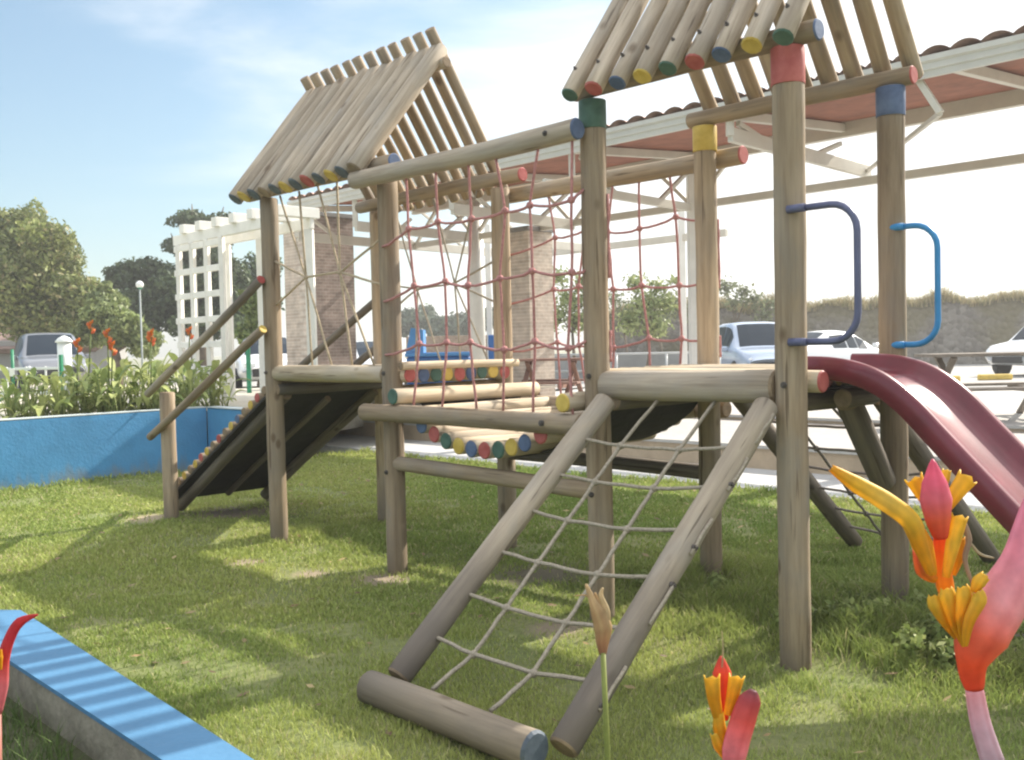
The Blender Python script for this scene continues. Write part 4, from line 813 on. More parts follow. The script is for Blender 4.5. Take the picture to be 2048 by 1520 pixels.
# far tree line and hills, stone wall
def far_things():
    T = MB()
    d = 95
    cls = [cl(800+24*i, 652-9*math.sin(i*1.1)-5*(i % 3), d+rnd.uniform(-4, 4), 26, 22, rnd.uniform(.8, 1.2)) for i in range(11)]
    v, c_ = leafcloud(cls, 7000, .55, (.09, .12, .09), (.15, .18, .12)); o = mesh_quads('far_wood', v, c_, None); o['kind'] = 'stuff'
    # hills on the horizon
    H = MB(); n = 60; vs = []
    for i in range(n+1):
        px = -500+3600*i/n; h = 24+16*math.sin(i*.55)+10*math.sin(i*1.3+1)+(22 if 36 < i < 46 else 0); p = atz(px, 700, 0)
        h *= .5; vs += [p-Z*1, p+Z*h*1.0+Vector((0, 25, 0)), p+Z*h*.5+Vector((0, 90, 0)), p-Z*1+Vector((0, 150, 0))]
    H.add(vs, [(4*i+j, 4*i+4+j, 4*i+5+j, 4*i+1+j) for i in range(n) for j in range(3)], 0, True)
    o = H.build('hills', ground_mat('hill_scrub', (.20, .24, .2), (.26, .28, .24), (.16, .2, .17), .004, .03, None, .1)); o['kind'] = 'structure'
    # stone wall
    m = bpy.data.materials.new('rubble_stone'); m.use_nodes = True; nt = m.node_tree; N = nt.nodes; L = nt.links; b = N['Principled BSDF']; b.inputs['Roughness'].default_value = .9
    tc = N.new('ShaderNodeTexCoord'); vo = N.new('ShaderNodeTexVoronoi'); vo.inputs['Scale'].default_value = 4.2; L.new(tc.outputs['Object'], vo.inputs['Vector'])
    hs = N.new('ShaderNodeMix'); hs.data_type = 'RGBA'; hs.inputs['A'].default_value = (.13, .115, .10, 1); hs.inputs['B'].default_value = (.22, .20, .175, 1)
    sp_ = N.new('ShaderNodeSeparateColor'); L.new(vo.outputs['Color'], sp_.inputs[0]); L.new(sp_.outputs[0], hs.inputs['Factor'])
    nz = N.new('ShaderNodeTexNoise'); nz.inputs['Scale'].default_value = .5; nz.inputs['Detail'].default_value = 6; L.new(tc.outputs['Object'], nz.inputs['Vector'])
    mr = N.new('ShaderNodeMapRange'); mr.inputs[1].default_value = .45; mr.inputs[2].default_value = .6; L.new(nz.outputs['Fac'], mr.inputs[0])
    m2 = N.new('ShaderNodeMix'); m2.data_type = 'RGBA'; m2.inputs['B'].default_value = (.15, .13, .08, 1); L.new(hs.outputs['Result'], m2.inputs['A']); L.new(mr.outputs[0], m2.inputs['Factor']); L.new(m2.outputs['Result'], b.inputs['Base Color'])
    bp = N.new('ShaderNodeBump'); bp.inputs['Strength'].default_value = .8; bp.inputs['Distance'].default_value = .1; L.new(vo.outputs['Distance'], bp.inputs['Height']); bp.invert = True; L.new(bp.outputs[0], b.inputs['Normal'])
    w = MB(); A_, B_ = atz(1195, 46, .2), atz(2500, 40, .2); nseg = 76; dr = (B_-A_).normalized(); nr_ = Vector((-dr.y, dr.x, 0)); vs = []
    hts = [2.85+.12*math.sin(i*.9)+.1*rnd.random()-(0 if i > 3 else .15*(3-i)) for i in range(nseg+1)]
    for i in range(nseg+1):
        p = A_.lerp(B_, i/nseg); h = hts[i]; j = lambda: nr_*rnd.uniform(-.08, .08)
        vs += [p-Z*.3+j(), p+Z*h*.33+nr_*.1+j(), p+Z*h*.66+nr_*.2+j(), p+Z*h+nr_*.3+j(), p+Z*h+nr_*1.5, p-Z*.3+nr_*1.6]
    w.add(vs, [(6*i+j, 6*i+6+j, 6*i+7+j, 6*i+1+j) for i in range(nseg) for j in range(5)]+[(0, 1, 2, 3, 4, 5)])
    o = w.build('stone_wall', m); tag(o, 'high dark rubble stone wall along the back of the parking area', 'wall')
    pts = []
    for i in range(14000):
        t = npr.rand(); p = A_.lerp(B_, t); pts.append(tuple(p+nr_*(.15+1.2*npr.rand())+Z*(hts[int(t*nseg)]-.12)))
    pts = np.array(pts); cols = np.array([.36, .30, .17])*(.6+.8*npr.rand(len(pts)))[:, None]; gr = npr.rand(len(pts)) < .25; cols[gr] = np.array([.20, .20, .09])
    o = blades('dry_grass', pts, .45*(.3+1.4*vnoise(pts[:, 0], pts[:, 1], .9, 4)), .035, cols, .6); o['kind'] = 'stuff'
far_things()
# planted row behind the blue wall: leafy plants, some with orange blooms
def leaf_blade(base, dirn, L_, w, droop, n=6):
    """pointed arching leaf as a strip, folded along its midrib"""
    d = Vector(dirn).normalized(); s = d.cross(Z); s = s.normalized() if s.length > .05 else Vector((1, 0, 0)); vs = []
    for i in range(n+1):
        t = i/n; p = Vector(base)+d*L_*t-Z*droop*L_*t*t; ww = w*math.sin(math.pi*min(1, t*.93+.05))**.8*.5; vs += [p-s*ww+Z*ww*.35, p, p+s*ww+Z*ww*.35]
    return vs, [(3*i+j, 3*i+3+j, 3*i+4+j, 3*i+1+j) for i in range(n) for j in range(2)]
def leafy_plant(a, b, h, label, bloom=None, nl=16, z0=.8):
    P_ = W(a, b, z0); T = thing('flowering_plant', P_, label, 'plant', 'leafy plants along the blue wall'); k = MB(); cols = []
    for i in range(nl):
        an = rnd.uniform(0, 6.28); el = rnd.uniform(.35, 1.35); st = P_+Vector((rnd.uniform(-.16, .16), rnd.uniform(-.16, .16), 0)); hs = h*rnd.uniform(.05, .72)
        e = st+Vector((math.cos(an)*.14*h, math.sin(an)*.14*h, hs)); dirn = Vector((math.cos(an)*math.cos(el), math.sin(an)*math.cos(el), math.sin(el)))
        n0 = len(k.v); k.tube([st, st.lerp(e, .5)+Z*.02, e], [.009, .008, .006], 4); v, f = leaf_blade(e, dirn, h*rnd.uniform(.28, .48), h*rnd.uniform(.09, .15), rnd.uniform(.2, .9)); k.add(v, f, 0, True)
        q = rnd.random(); c_ = tuple(x*(1-q)+y*q for x, y in zip((.19, .26, .07), (.50, .53, .20))); cols += [c_]*(len(k.v)-n0)
    k.build('foliage', FOL, T, tint=cols)
    for (da, hz) in bloom or ():
        k = MB(); cols = []; p = W(a, b+da, z0+hz); k.tube([P_, p], .010, 5); cols += [(.15, .2, .05)]*len(k.v)
        for i in range(9):
            an = i*.7; q = p+Z*(-.07+.018*i); n0 = len(k.v); o_ = Vector((math.cos(an), math.sin(an), 0)); k.tube([q, q+o_*.03+Z*.015, q+o_*.06+Z*.045], [.012, .022, .006], 6); cols += [(.80, .27, .05) if i % 3 else (.80, .20, .08)]*(len(k.v)-n0)
        k.build('bloom', PETAL, T, tint=cols)
plants = [(10.75, -.12, .75, 'leafy plant at the left end of the row on the blue wall', None), (10.65, .25, .72, 'second leafy plant from the left on the blue wall, beside the green post', None), (10.9, .62, .72, 'third leafy plant from the left along the blue wall', [(.05, .93)]),
          (10.6, .95, .82, 'leafy plant with a tall double orange bloom on the blue wall', [(0, 1.05), (.06, .88)]), (10.95, 1.25, .85, 'dense leafy plant just left of the round orange bloom', None), (10.6, 1.5, .85, 'leafy plant under the round orange bloom nearest the pergola', [(.05, 1.04)]), (11.3, 1.75, .8, 'leafy plant in front of the pergola lattice', [(.1, 1.0)]), (10.55, 1.98, .8, 'leafy plant behind the ramp handrails', None),
          (11.6, 2.5, .9, 'tall leafy plant at the foot of the pergola', [(.1, 1.1)]), (10.9, 2.6, .8, 'leafy plant behind the upper end of the plank ramp', None), (11.7, .35, .7, 'low leafy plant set back behind the left plants', None), (11.8, 1.1, .9, 'leafy plant set back behind the orange blooms', [(.1, 1.2)])]
for (a, b, h, lab, bl) in plants: leafy_plant(a, b, h, lab, bl, 46)
# ================================================================== SMALL BACKGROUND THINGS
GREEN = mat('green_post_paint', (.03, .23, .12), .45, var=.15); SOFTW = mat('white_paint', (.76, .77, .74), .5, var=.1)
def fence():
    p = gz(131, 17.5, .78); F = thing('fence', p, 'white railing with a white capped green gate post beyond the blue wall', 'fence')
    k = MB(); k.tube([p, p+Z*1.08], .12, 14); k.tube([p+Z*1.08, p+Z*1.1, p+Z*1.16, p+Z*1.2], [.15, .15, .10, .02], 14); k.build('post', SOFTW, F)
    k = MB(); q = p-Vector((0, .14, 0)); k.bar(q, q+Z*.86, .09, .05); k.build('post', GREEN, F)['label'] = 'green front strip of the gate post'
    for h in (.18, .62): 
        k = MB(); k.bar(p+Z*h, p+Vector((-2.2, .35, h)), .04, .05); k.build('rail', SOFTW, F)
    for i in range(5):
        k = MB(); x = p+Vector((-.38*(i+1), .06*(i+1), 0)); k.bar(x, x+Z*.66, .03, .03); k.build('baluster', SOFTW, F)
    g = gz(15, 17, .8); G = thing('bike_rack', g, 'green bent pipe loop standing at the left edge beyond the blue wall', 'bike rack')
    k = MB(); pts = [g+Vector((-.5, 0, .10))]+[g+Vector((-.25+.35*math.sin(t), 0, .4-.35*math.cos(t))) for t in [i*.3 for i in range(0, 6)]]+[g+Vector((.1, 0, .95))]; k.tube(pts, .028, 8); k.build('loop', GREEN, G)
    k = MB(); k.box(g+Vector((.1, -.03, .55)), Vector((1, 0, 0)), Vector((0, 1, 0)), Z, .045, .01, .07, 0, .005); k.build('plate', SOFTW, G)
    for (x, d, h, nm, lab) in ((498, 20, 1.1, 'green', 'slim green post standing behind the pergola beside the white car'),):
        o = thing('fence_post', gz(x, d, .7), lab, 'post'); q = WM[o].translation; k = MB(); k.bar(q, q+Z*h, .08, .08); k.tube([q+Z*h, q+Z*(h+.05)], [.055, .02], 10); k.build('shaft', GREEN, o)
        k = MB(); k.bar(q+Vector((.22, .1, 0)), q+Vector((.22, .1, h*.95)), .05, .05); k.build('rail', SOFTW, o)
fence()
def lamp():
    p = gz(286, 33, .5); T = thing('street_lamp', p, 'slim lamp post with a white globe in front of the dark trees', 'street lamp'); k = MB(); k.tube([p, p+Z*.4, p+Z*3.35], [.06, .035, .028], 10); k.build('pole', mat('grey_lamp_pole', (.26, .29, .28), .5), T)
    k = MB(); k.ball(p+Z*3.48, .13, 0, 14, 9); k.build('globe', mat('opal_glass', (.8, .8, .76), .25), T); k = MB(); k.tube([p+Z*3.33, p+Z*3.39], [.05, .09], 12); k.build('collar', GREEN, T)
lamp()
BROWN = mat('brown_table_paint', (.24, .13, .095), .6, var=.2, vscale=4); TABW = mat('grey_brown_timber', (.25, .215, .18), .75, var=.25, vscale=5, stretch=(1, 1, 1))
def picnic(name, c_, along, L_, hz, m, label, st=.45, spread=.62):
    A_ = Vector(along).normalized(); B_ = Vector((-A_.y, A_.x, 0)); c_ = Vector(c_); T = thing(name, c_, label, 'picnic table', 'picnic tables')
    k = MB()
    for i in range(4): k.box(c_+Z*hz+B_*(-.27+.18*i), A_, B_, Z, L_/2, .085, .022, 0, .006)
    k.build('table_top', m, T)
    for s in (1, -1):
        k = MB()
        for i in range(2): k.box(c_+Z*st+B_*s*(spread+.15*i), A_, B_, Z, L_/2, .07, .02, 0, .006)
        k.build('bench_seat', m, T)
        k = MB(); e = c_+A_*s*(L_/2-.3)
        k.bar(e-B_*.75, e+B_*.22+Z*(hz-.03), .09, .05); k.bar(e+B_*.75+A_*.055, e-B_*.22+Z*(hz-.03)+A_*.055, .09, .05); k.bar(e-B_*.85+Z*(st-.06)-A_*.055, e+B_*.85+Z*(st-.06)-A_*.055, .05, .09); k.build('leg_frame', m, T)
picnic('picnic_table', gz(1985, 14.2, .40), (1, -.02, 0), 2.0, .93, TABW, 'grey brown timber picnic table right of the slide near the white hatchback', .46)
picnic('picnic_table', gz(1100, 19.0, .40), (.95, -.3, 0), 1.5, .93, BROWN, 'reddish brown picnic table below the pale brick pillar', .5)
def blue_seat():
    p = gz(880, 23, .40); T = thing('blue_lounger', p, 'blue moulded seat with a raised end beyond the rope bridge', 'bench'); X = Vector((1, 0, 0)); Y = Vector((0, 1, 0))
    BL = mat('blue_plastic', (.03, .13, .36), .4, var=.1); BL2 = mat('light_blue_plastic', (.07, .25, .55), .4, var=.1)
    k = MB(); k.box(p+Z*.66, X, Y, Z, .74, .4, .36, 0, .05); k.build('seat_body', BL, T); k = MB(); k.box(p+Z*1.06, X, Y, Z, .77, .43, .045, 0, .02); k.build('seat_top', BL2, T)
    k = MB(); q = p+X*(-.54)+Z*1.09; k.add([q+X*-.22-Y*.35, q+X*.2-Y*.35, q+X*.2-Y*.35+Z*.55, q+X*-.08-Y*.35+Z*.6, q+X*-.22+Y*.35, q+X*.2+Y*.35, q+X*.2+Y*.35+Z*.55, q+X*-.08+Y*.35+Z*.6], [(0,1,2,3),(7,6,5,4),(0,4,5,1),(1,5,6,2),(2,6,7,3),(3,7,4,0)]); k.build('raised_end', BL2, T)
    p = gz(988, 24, .4); T = thing('notice_board', p, 'narrow tall dark blue board standing behind the rope bridge', 'board'); k = MB(); k.box(p+Z*.75, X, Y, Z, .12, .08, .75, 0, .02); k.build('board', BL, T); k = MB(); k.box(p+Z*.03, X, Y, Z, .2, .2, .03, 0, .01); k.build('foot', BL, T)
    a, b = gz(815, 40, .2), gz(985, 40, .2); k = MB(); k.bar(a+Z*.95, b+Z*.95, .3, 1.9, bev=.02); o = k.build('garden_wall', brick_mat('brown_garden_brick', (.27, .18, .12), (.34, .24, .17), (.35, .3, .25))); tag(o, 'low brown brick wall behind the blue seat', 'wall')
    # pipe railing and low grey wall on the far side of the plaza
    a, b = gz(1050, 27, .40), gz(1440, 24, .40); T = thing('railing', a, 'grey pipe railing at the far edge of the plaza behind the rope nets', 'railing'); gp = mat('galvanised_pipe', (.45, .46, .46), .4, metal=.5)
    for z in (.5, .95): k = MB(); k.tube([a+Z*z, b+Z*z], .025, 8); k.build('rail', gp, T)
    for i in range(5): q = a.lerp(b, i/4); k = MB(); k.tube([q, q+Z*.97], .03, 8); k.build('post', gp, T)
    a, b = gz(1040, 36, .3), gz(1460, 34, .3); k = MB(); k.bar(a+Z*.45, b+Z*.45, .3, .95, bev=.02); o = k.build('parapet_wall', mat('grey_render', (.30, .30, .30), .85, var=.2, vscale=1)); tag(o, 'low grey rendered wall behind the pipe railing', 'wall')
    for (x, dd, lab) in ((1885, 26, 'yellow painted concrete wheel stop left of the white hatchback'), (1990, 26.5, 'yellow painted wheel stop under the white hatchback nose')):
        p = gz(x, dd, .40); k = MB(); k.box(p+Z*.07, X, Y, Z, .45, .1, .08, 0, .03); o = k.build('wheel_stop', mat('yellow_kerb_paint', (.6, .42, .08), .7, var=.25, vscale=6)); tag(o, lab, 'wheel stop', 'wheel stops')
    vz = lambda a: .80-.012*(a-13)+.006
    sheet('grass_verge', [(W(14.6, -14, vz(14.6)), W(17.6, -14, vz(17.6)), W(17.6, 1.6, vz(17.6)), W(14.6, 1.6, vz(14.6)))], ground_mat('verge_grass', (.22, .28, .07), (.32, .34, .12), (.18, .22, .06), 1.2, 22, None, .8))
    # low building at the far left behind the grey off-roader
    p = gz(0, 44, .5); T = thing('low_building', p, 'low pale building with a reddish roof edge behind the grey off-roader', 'building')
    k = MB(); k.box(p+Z*.9, X, Y, Z, 5, 2, .95, 0, .02); k.build('wall', mat('pale_render', (.42, .41, .40), .8, var=.2, vscale=1), T); k = MB(); k.box(p+Z*2.0, X, (Y+Z*.25).normalized(), (Z-Y*.25).normalized(), 5.4, 2.5, .12, 0, .03); k.build('roof', mat('dull_tile_roof', (.24, .16, .13), .85, var=.35, vscale=3), T)
blue_seat()
# thin sunlit haze over the whole place
def haze():
    k = MB(); k.box((0, 0, 12.0), (1, 0, 0), (0, 1, 0), Z, 950, 950, 14.0)
    m = bpy.data.materials.new('haze'); m.use_nodes = True; N = m.node_tree.nodes; L = m.node_tree.links
    N.remove(N['Principled BSDF']); v = N.new('ShaderNodeVolumePrincipled'); v.inputs['Density'].default_value = HAZE; v.inputs['Color'].default_value = (.97, .96, .94, 1); v.inputs['Anisotropy'].default_value = .35
    L.new(v.outputs[0], N['Material Output'].inputs['Volume']); o = k.build('haze', m); o['kind'] = 'stuff'
HAZE = 0.0020
haze()
# ================================================================== FOREGROUND FLOWERS
OR, YE, PK, RD, LP = (.85, .40, .02), (.92, .60, .06), (.74, .22, .28), (.78, .11, .05), (.78, .40, .43)
def spindle(k, cols, pts, widths, d, cs, flat=.6, dd=None, n=18, yaw=0):
    """tapered, slightly flattened body through picture points at depth d"""
    P_ = [at(x, y, d+(dd[i] if dd else 0)) for i, (x, y) in enumerate(pts)]; Q = []; Rw = []; C_ = []
    for i in range(len(P_)-1):
        for s in range(4):
            t = s/4; p0, p1, p2, p3 = P_[max(0, i-1)], P_[i], P_[i+1], P_[min(len(P_)-1, i+2)]
            Q.append(.5*((2*p1)+(p2-p0)*t+(2*p0-5*p1+4*p2-p3)*t*t+(3*p1-p0-3*p2+p3)*t**3)); Rw.append((widths[i]*(1-t)+widths[i+1]*t)*d/FPX/2)
            a_, b_ = cs[min(i, len(cs)-1)], cs[min(i+1, len(cs)-1)]; C_.append(tuple(x*(1-t)+y*t for x, y in zip(a_, b_)))
    Q.append(P_[-1]); Rw.append(widths[-1]*d/FPX/2); C_.append(cs[min(len(P_)-1, len(cs)-1)])
    sd = (RT*math.cos(yaw)+FW*math.sin(yaw)); k.tube(Q, Rw, n, flat=flat, side=sd)
    ph = rnd.random()*6
    for i, c_ in enumerate(C_):
        e_ = .86+.14*math.sin(min(1, i/(len(C_)-1)*3)*1.57)
        for j in range(n): f_ = (1+.11*math.sin(j*2.4+ph)+.05*math.sin(j*5.1+i*.35))*e_; cols.append((min(1, c_[0]*(.5+.5*f_)), min(1, c_[1]*f_), min(1, c_[2]*f_)))
def trough(k, cols, pts, widths, d, cs, dd=None, open_=2.1, lean=0.0):
    """petal: a thin C-section flaring to an open, slightly ragged mouth"""
    P_ = [at(x, y, d) for x, y in pts]; Q = []; Rw = []; C_ = []
    for i in range(len(P_)-1):
        for s in range(5):
            t = s/5; p0, p1, p2, p3 = P_[max(0, i-1)], P_[i], P_[i+1], P_[min(len(P_)-1, i+2)]
            Q.append(.5*((2*p1)+(p2-p0)*t+(2*p0-5*p1+4*p2-p3)*t*t+(3*p1-p0-3*p2+p3)*t**3)); Rw.append((widths[i]*(1-t)+widths[i+1]*t)*d/FPX/2)
            a_, b_ = cs[min(i, len(cs)-1)], cs[min(i+1, len(cs)-1)]; C_.append(tuple(x*(1-t)+y*t for x, y in zip(a_, b_)))
    Q.append(P_[-1]); Rw.append(widths[-1]*d/FPX/2); C_.append(cs[min(len(P_)-1, len(cs)-1)])
    m = 9; vs = []; n0 = len(k.v)
    for i, q in enumerate(Q):
        T_ = (Q[min(i+1, len(Q)-1)]-Q[max(0, i-1)]).normalized(); x = (RT*math.cos(lean)-FW*math.sin(lean)); x = (x-T_*x.dot(T_)).normalized(); y = T_.cross(x)
        if y.dot(FW) > 0: y = -y
        for lay, kk in ((0, 1.0), (1, .86)):
            for j in range(m):
                an = -open_+2*open_*j/(m-1); jag = (1+.06*math.sin(j*2.7)) if i == len(Q)-1 else 1
                vs.append(q+x*math.sin(an)*Rw[i]*kk+y*(math.cos(an)*.62-.1)*Rw[i]*kk+T_*(Rw[i]*.22*math.sin(j*2.1) if i == len(Q)-1 else 0)); cols.append(tuple(c_*(.9 if lay else 1.0)*(.93+.07*math.cos(j*3.1)) for c_ in C_[i]))
    fs = []
    for i in range(len(Q)-1):
        o0, o1 = i*2*m, (i+1)*2*m
        for j in range(m-1): fs += [(o0+j, o0+j+1, o1+j+1, o1+j), (o0+m+j, o1+m+j, o1+m+j+1, o0+m+j+1)]
        fs += [(o0, o1, o1+m, o0+m), (o0+m-1, o0+2*m-1, o1+2*m-1, o1+m-1)]
    e = (len(Q)-1)*2*m; fs += [(e+j, e+j+1, e+m+j+1, e+m+j) for j in range(m-1)]
    k.add(vs, fs, 0, True)
def petal(T, pts, w, cs, d, **kw):
    k = MB(); cols = []; trough(k, cols, pts, w, d, cs, **kw); return k.build('petal', PETAL, T, tint=cols)
def part(T, name, items, d):
    k = MB(); cols = []
    for it in items: spindle(k, cols, it[0], it[1], d+(it[3] if len(it) > 3 else 0), it[2], it[4] if len(it) > 4 else .6)
    return k.build(name, PETAL, T, tint=cols)
def stem_to_soil(T, px, py, w0, d, col, w1=None, bend=0):
    k = MB(); cols = []; p = at(px, py, d); q = Vector((p.x+bend, p.y-.05, .2)); pts = [p.lerp(q, i/8)+Vector((bend*.3*math.sin(i/8*3.14), 0, 0)) for i in range(9)]; r0 = w0*d/FPX/2
    k.tube(pts, [r0+( (w1 or w0)*d/FPX/2-r0)*i/8 for i in range(9)], 10); cols = [tuple(x*(1-min(1, i/5))+y*min(1, i/5) for x, y in zip(col, (.2, .27, .1))) for i in range(9) for _ in range(10)]
    return k.build('stem', PETAL, T, tint=cols)
def weeds():
    cls = []
    for i in range(46):
        a, b = rnd.uniform(-.75, .42), rnd.uniform(.35, 1.25)
        if math.hypot(a, b-WD) < .13: continue
        h = rnd.uniform(.03, .13); cls.append((tuple(W(a, b, h)), rnd.uniform(.05, .10), h*.8, rnd.uniform(.8, 1.2)))
    for i in range(14):
        a, b = L1+rnd.uniform(-.5, .35), WD+rnd.uniform(-.5, .2); h = rnd.uniform(.03, .08); cls.append((tuple(W(a, b, h)), .06, h*.8, 1))
    v, c_ = leafcloud(cls, 5200, .045, (.20, .27, .07), (.42, .46, .17), None, .2); o = mesh_quads('weeds', v, c_, None); o['kind'] = 'stuff'
weeds()
def litter():
    n = 420; vs = np.empty((n, 4, 3)); cols = np.empty((n, 3))
    for i in range(n):
        a, b = npr.uniform(-1, 8.5), npr.uniform(-2.6, 4.4); p = np.array(W(a, b, .02+.025*npr.rand())); an = npr.rand()*6.28; L_ = npr.uniform(.015, .045)
        t = np.array([math.cos(an), math.sin(an), npr.uniform(-.3, .3)])*L_; q = np.array([-math.sin(an), math.cos(an), npr.uniform(-.4, .4)])*L_*.4
        vs[i] = [p-t, p+q, p+t, p-q]; cols[i] = np.array([(.30, .20, .10), (.42, .32, .16), (.22, .15, .09)][npr.randint(3)])*npr.uniform(.7, 1.2)
    o = mesh_quads('fallen_leaves', vs, cols, None); o['kind'] = 'stuff'
litter()
def flowers():
    d = .95; p = at(1990, 1520, d); T = thing('heliconia_flower', (p.x, p.y-.05, .2), 'large pink and orange heliconia flower close to the lens at right', 'flower')
    st = [((1948, 1375), (1962, 1450), (1988, 1530)), (36, 42, 48), (LP, (.62, .42, .48), (.55, .42, .47))]
    part(T, 'stalk', [st], d); stem_to_soil(T, 1988, 1528, 48, d, (.55, .42, .47), 60, .02)
    part(T, 'spathe', [(((1950, 1380), (1944, 1330), (1962, 1270), (2000, 1205), (2040, 1125), (2060, 1040), (2085, 960), (2110, 880)), (36, 60, 112, 108, 78, 54, 40, 8), (RD, (.82, .13, .045), (.8, .20, .12), LP, (.74, .33, .40), (.72, .30, .40), (.7, .28, .36)), 0, .62)], d)
    tips = [((1868, 1190), 34), ((1893, 1176), 36), ((1925, 1172), 34), ((1955, 1182), 32)]
    part(T, 'bloom_stalk', [(((1936, 1296), (1908, 1230), (1890, 1170), (1884, 1110), (1882, 1068)), (10, 22, 36, 34, 30), ((.82, .40, .03), (.82, .40, .03), (.85, .34, .03), (.85, .22, .03), RD), .012)], d)
    part(T, 'bract', [(((1882, 1078), (1876, 1040), (1872, 1000), (1869, 965), (1865, 918)), (26, 50, 64, 50, 4), (RD, (.78, .17, .08), (.74, .20, .24), (.70, .16, .24), (.66, .12, .2)), -.012, .7)], d)
    for i, (t, w) in enumerate(tips):
        (lambda q_: petal(T, q_[0], q_[1], q_[2], d+(q_[3] if len(q_) > 3 else 0)))((((1930, 1292), ((1930+t[0])/2-4, (1292+t[1])/2+6), (t[0]+4, t[1]+18), t), (12, 24, w, w*.62), ((.84, .42, .02), OR, YE, YE), -.008*i))
    (lambda q_: petal(T, q_[0], q_[1], q_[2], d+(q_[3] if len(q_) > 3 else 0)))((((1948, 1185), (1958, 1165), (1972, 1152)), (14, 30, 22), (OR, YE, YE), -.02))
    (lambda q_: petal(T, q_[0], q_[1], q_[2], d+(q_[3] if len(q_) > 3 else 0)))((((1862, 1145), (1840, 1085), (1822, 1042), (1770, 1002), (1712, 968), (1662, 936)), (20, 34, 40, 40, 34, 14), (OR, OR, YE, (.88, .62, .12), YE, OR), -.02, .45))
    (lambda q_: petal(T, q_[0], q_[1], q_[2], d+(q_[3] if len(q_) > 3 else 0)))((((1866, 1150), (1846, 1090), (1822, 1048)), (18, 44, 34), (OR, OR, YE), -.01))
    (lambda q_: petal(T, q_[0], q_[1], q_[2], d+(q_[3] if len(q_) > 3 else 0)))((((1872, 1160), (1846, 1140), (1836, 1100)), (16, 30, 22), (OR, (.8, .25, .06), (.78, .2, .1)), .01))
    (lambda q_: petal(T, q_[0], q_[1], q_[2], d+(q_[3] if len(q_) > 3 else 0)))((((1892, 1155), (1906, 1090), (1920, 1032)), (16, 30, 36), (OR, YE, YE), -.01))
    (lambda q_: petal(T, q_[0], q_[1], q_[2], d+(q_[3] if len(q_) > 3 else 0)))((((1905, 1150), (1916, 1110), (1918, 1075)), (14, 30, 26), (OR, OR, OR), .012))
    (lambda q_: petal(T, q_[0], q_[1], q_[2], d+(q_[3] if len(q_) > 3 else 0)))((((1862, 1020), (1842, 985), (1828, 955)), (12, 28, 40), (OR, YE, YE), .012))
    (lambda q_: petal(T, q_[0], q_[1], q_[2], d+(q_[3] if len(q_) > 3 else 0)))((((1892, 1022), (1914, 985), (1936, 955)), (14, 34, 44), (OR, YE, YE), .010))
    (lambda q_: petal(T, q_[0], q_[1], q_[2], d+(q_[3] if len(q_) > 3 else 0)))((((1885, 980), (1890, 955), (1894, 940)), (14, 22, 18), (OR, YE, YE), .015))
    part(T, 'dry_thread', [(((1928, 1045), (1938, 1080), (1930, 1120), (1946, 1172)), (10, 13, 10, 6), ((.4, .3, .22),)), (((1938, 1082), (1960, 1108), (1988, 1116)), (5, 6, 3), ((.45, .38, .25),))], d)
    d = 1.5; T = thing('heliconia_flower', (at(1460, 1520, d).x, at(1460, 1520, d).y-.05, .2), 'small orange and red heliconia flower low down between ramp and near post', 'flower')
    stem_to_soil(T, 1462, 1545, 26, d, (.6, .2, .16), 20)
    part(T, 'bract', [(((1464, 1560), (1470, 1500), (1486, 1440), (1500, 1400), (1507, 1380)), (30, 52, 52, 46, 14), ((.76, .24, .24), (.74, .25, .28), (.72, .14, .12), (.45, .09, .10), (.16, .06, .07)), -.01)], d)
    part(T, 'bract', [(((1448, 1440), (1446, 1390), (1444, 1345), (1442, 1312)), (18, 34, 38, 4), ((.72, .1, .03), RD, (.7, .1, .05), (.6, .08, .06)), .02)], d)
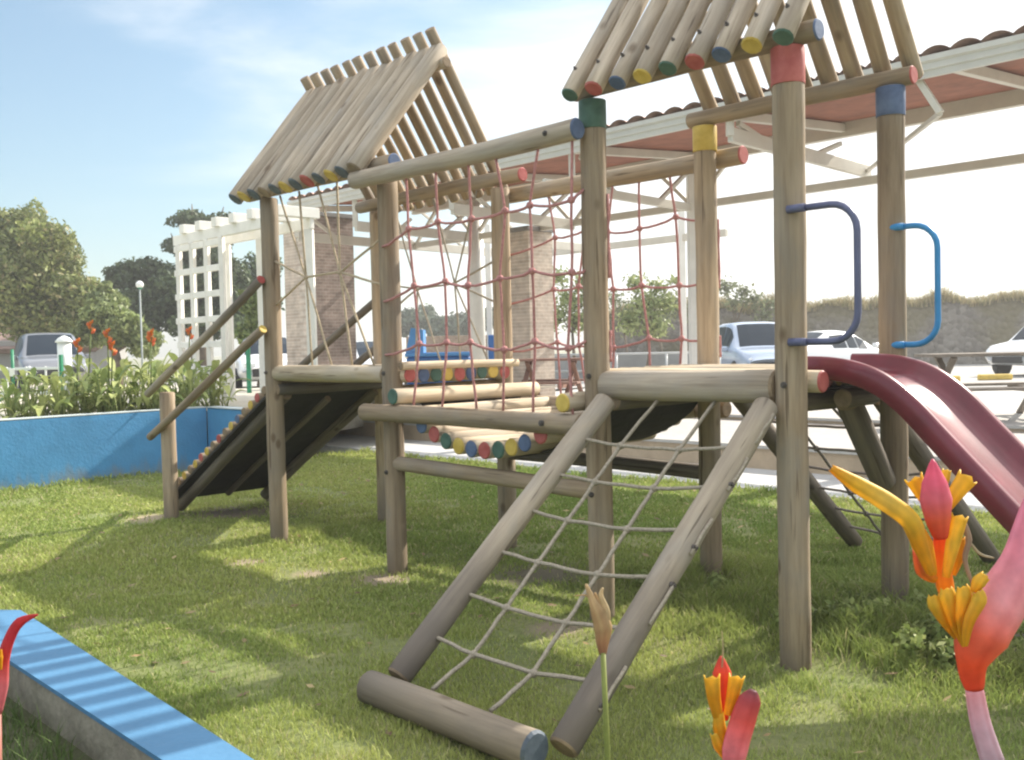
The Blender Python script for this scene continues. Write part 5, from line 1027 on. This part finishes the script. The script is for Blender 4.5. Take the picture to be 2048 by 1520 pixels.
    for (pts, w) in ((((1438, 1440), (1428, 1395), (1424, 1352)), (20, 28, 34)), (((1456, 1430), (1466, 1390), (1474, 1352)), (18, 26, 34)), (((1456, 1500), (1440, 1460), (1438, 1425)), (12, 28, 20)), (((1462, 1530), (1440, 1492), (1430, 1466)), (10, 26, 20))):
        (lambda q_: petal(T, q_[0], q_[1], q_[2], d+(q_[3] if len(q_) > 3 else 0)))((pts, w, (OR, OR, YE), 0))
    (lambda q_: petal(T, q_[0], q_[1], q_[2], d+(q_[3] if len(q_) > 3 else 0)))((((1444, 1335), (1446, 1300), (1444, 1262)), (4, 3, 1.5), ((.6, .25, .15), (.6, .5, .3))))
    d = 1.4; T = thing('dried_flower', (at(1210, 1520, d).x, at(1210, 1520, d).y-.05, .2), 'withered straw coloured flower on a green stalk before the rope ramp', 'flower')
    ST = (.52, .36, .19); stem_to_soil(T, 1206, 1305, 11, d, (.30, .33, .10), 14, .01)
    part(T, 'bract', [(((1206, 1310), (1205, 1285), (1206, 1255), (1196, 1225), (1183, 1196), (1172, 1168)), (12, 26, 38, 30, 14, 5), ((.36, .2, .12), (.46, .27, .15), ST, ST, (.6, .45, .26)), 0, .5), (((1212, 1262), (1214, 1225), (1202, 1192), (1206, 1175)), (14, 14, 10, 4), (ST, (.58, .46, .28))), (((1204, 1230), (1196, 1205), (1190, 1185)), (10, 10, 4), (ST,)), (((1180, 1196), (1168, 1190), (1150, 1192)), (4, 3, 2), (ST,))], d)
    d = 1.25; T = thing('heliconia_flower', (at(-6, 1420, d).x, at(-6, 1420, d).y, .2), 'curved red heliconia bract poking in at the left edge', 'flower')
    stem_to_soil(T, -8, 1420, 20, d, (.5, .2, .16), 16)
    part(T, 'bract', [(((-8, 1425), (2, 1370), (6, 1320), (20, 1275), (40, 1244), (76, 1229)), (24, 30, 26, 22, 20, 3), ((.62, .2, .22), (.66, .2, .22), (.66, .09, .07), (.55, .05, .07), (.55, .05, .06), (.5, .06, .06)), 0, .5)], d)
    (lambda q_: petal(T, q_[0], q_[1], q_[2], d+(q_[3] if len(q_) > 3 else 0)))((((0, 1340), (-4, 1315), (0, 1298)), (8, 20, 8), (OR, OR, OR), -.01))
flowers()
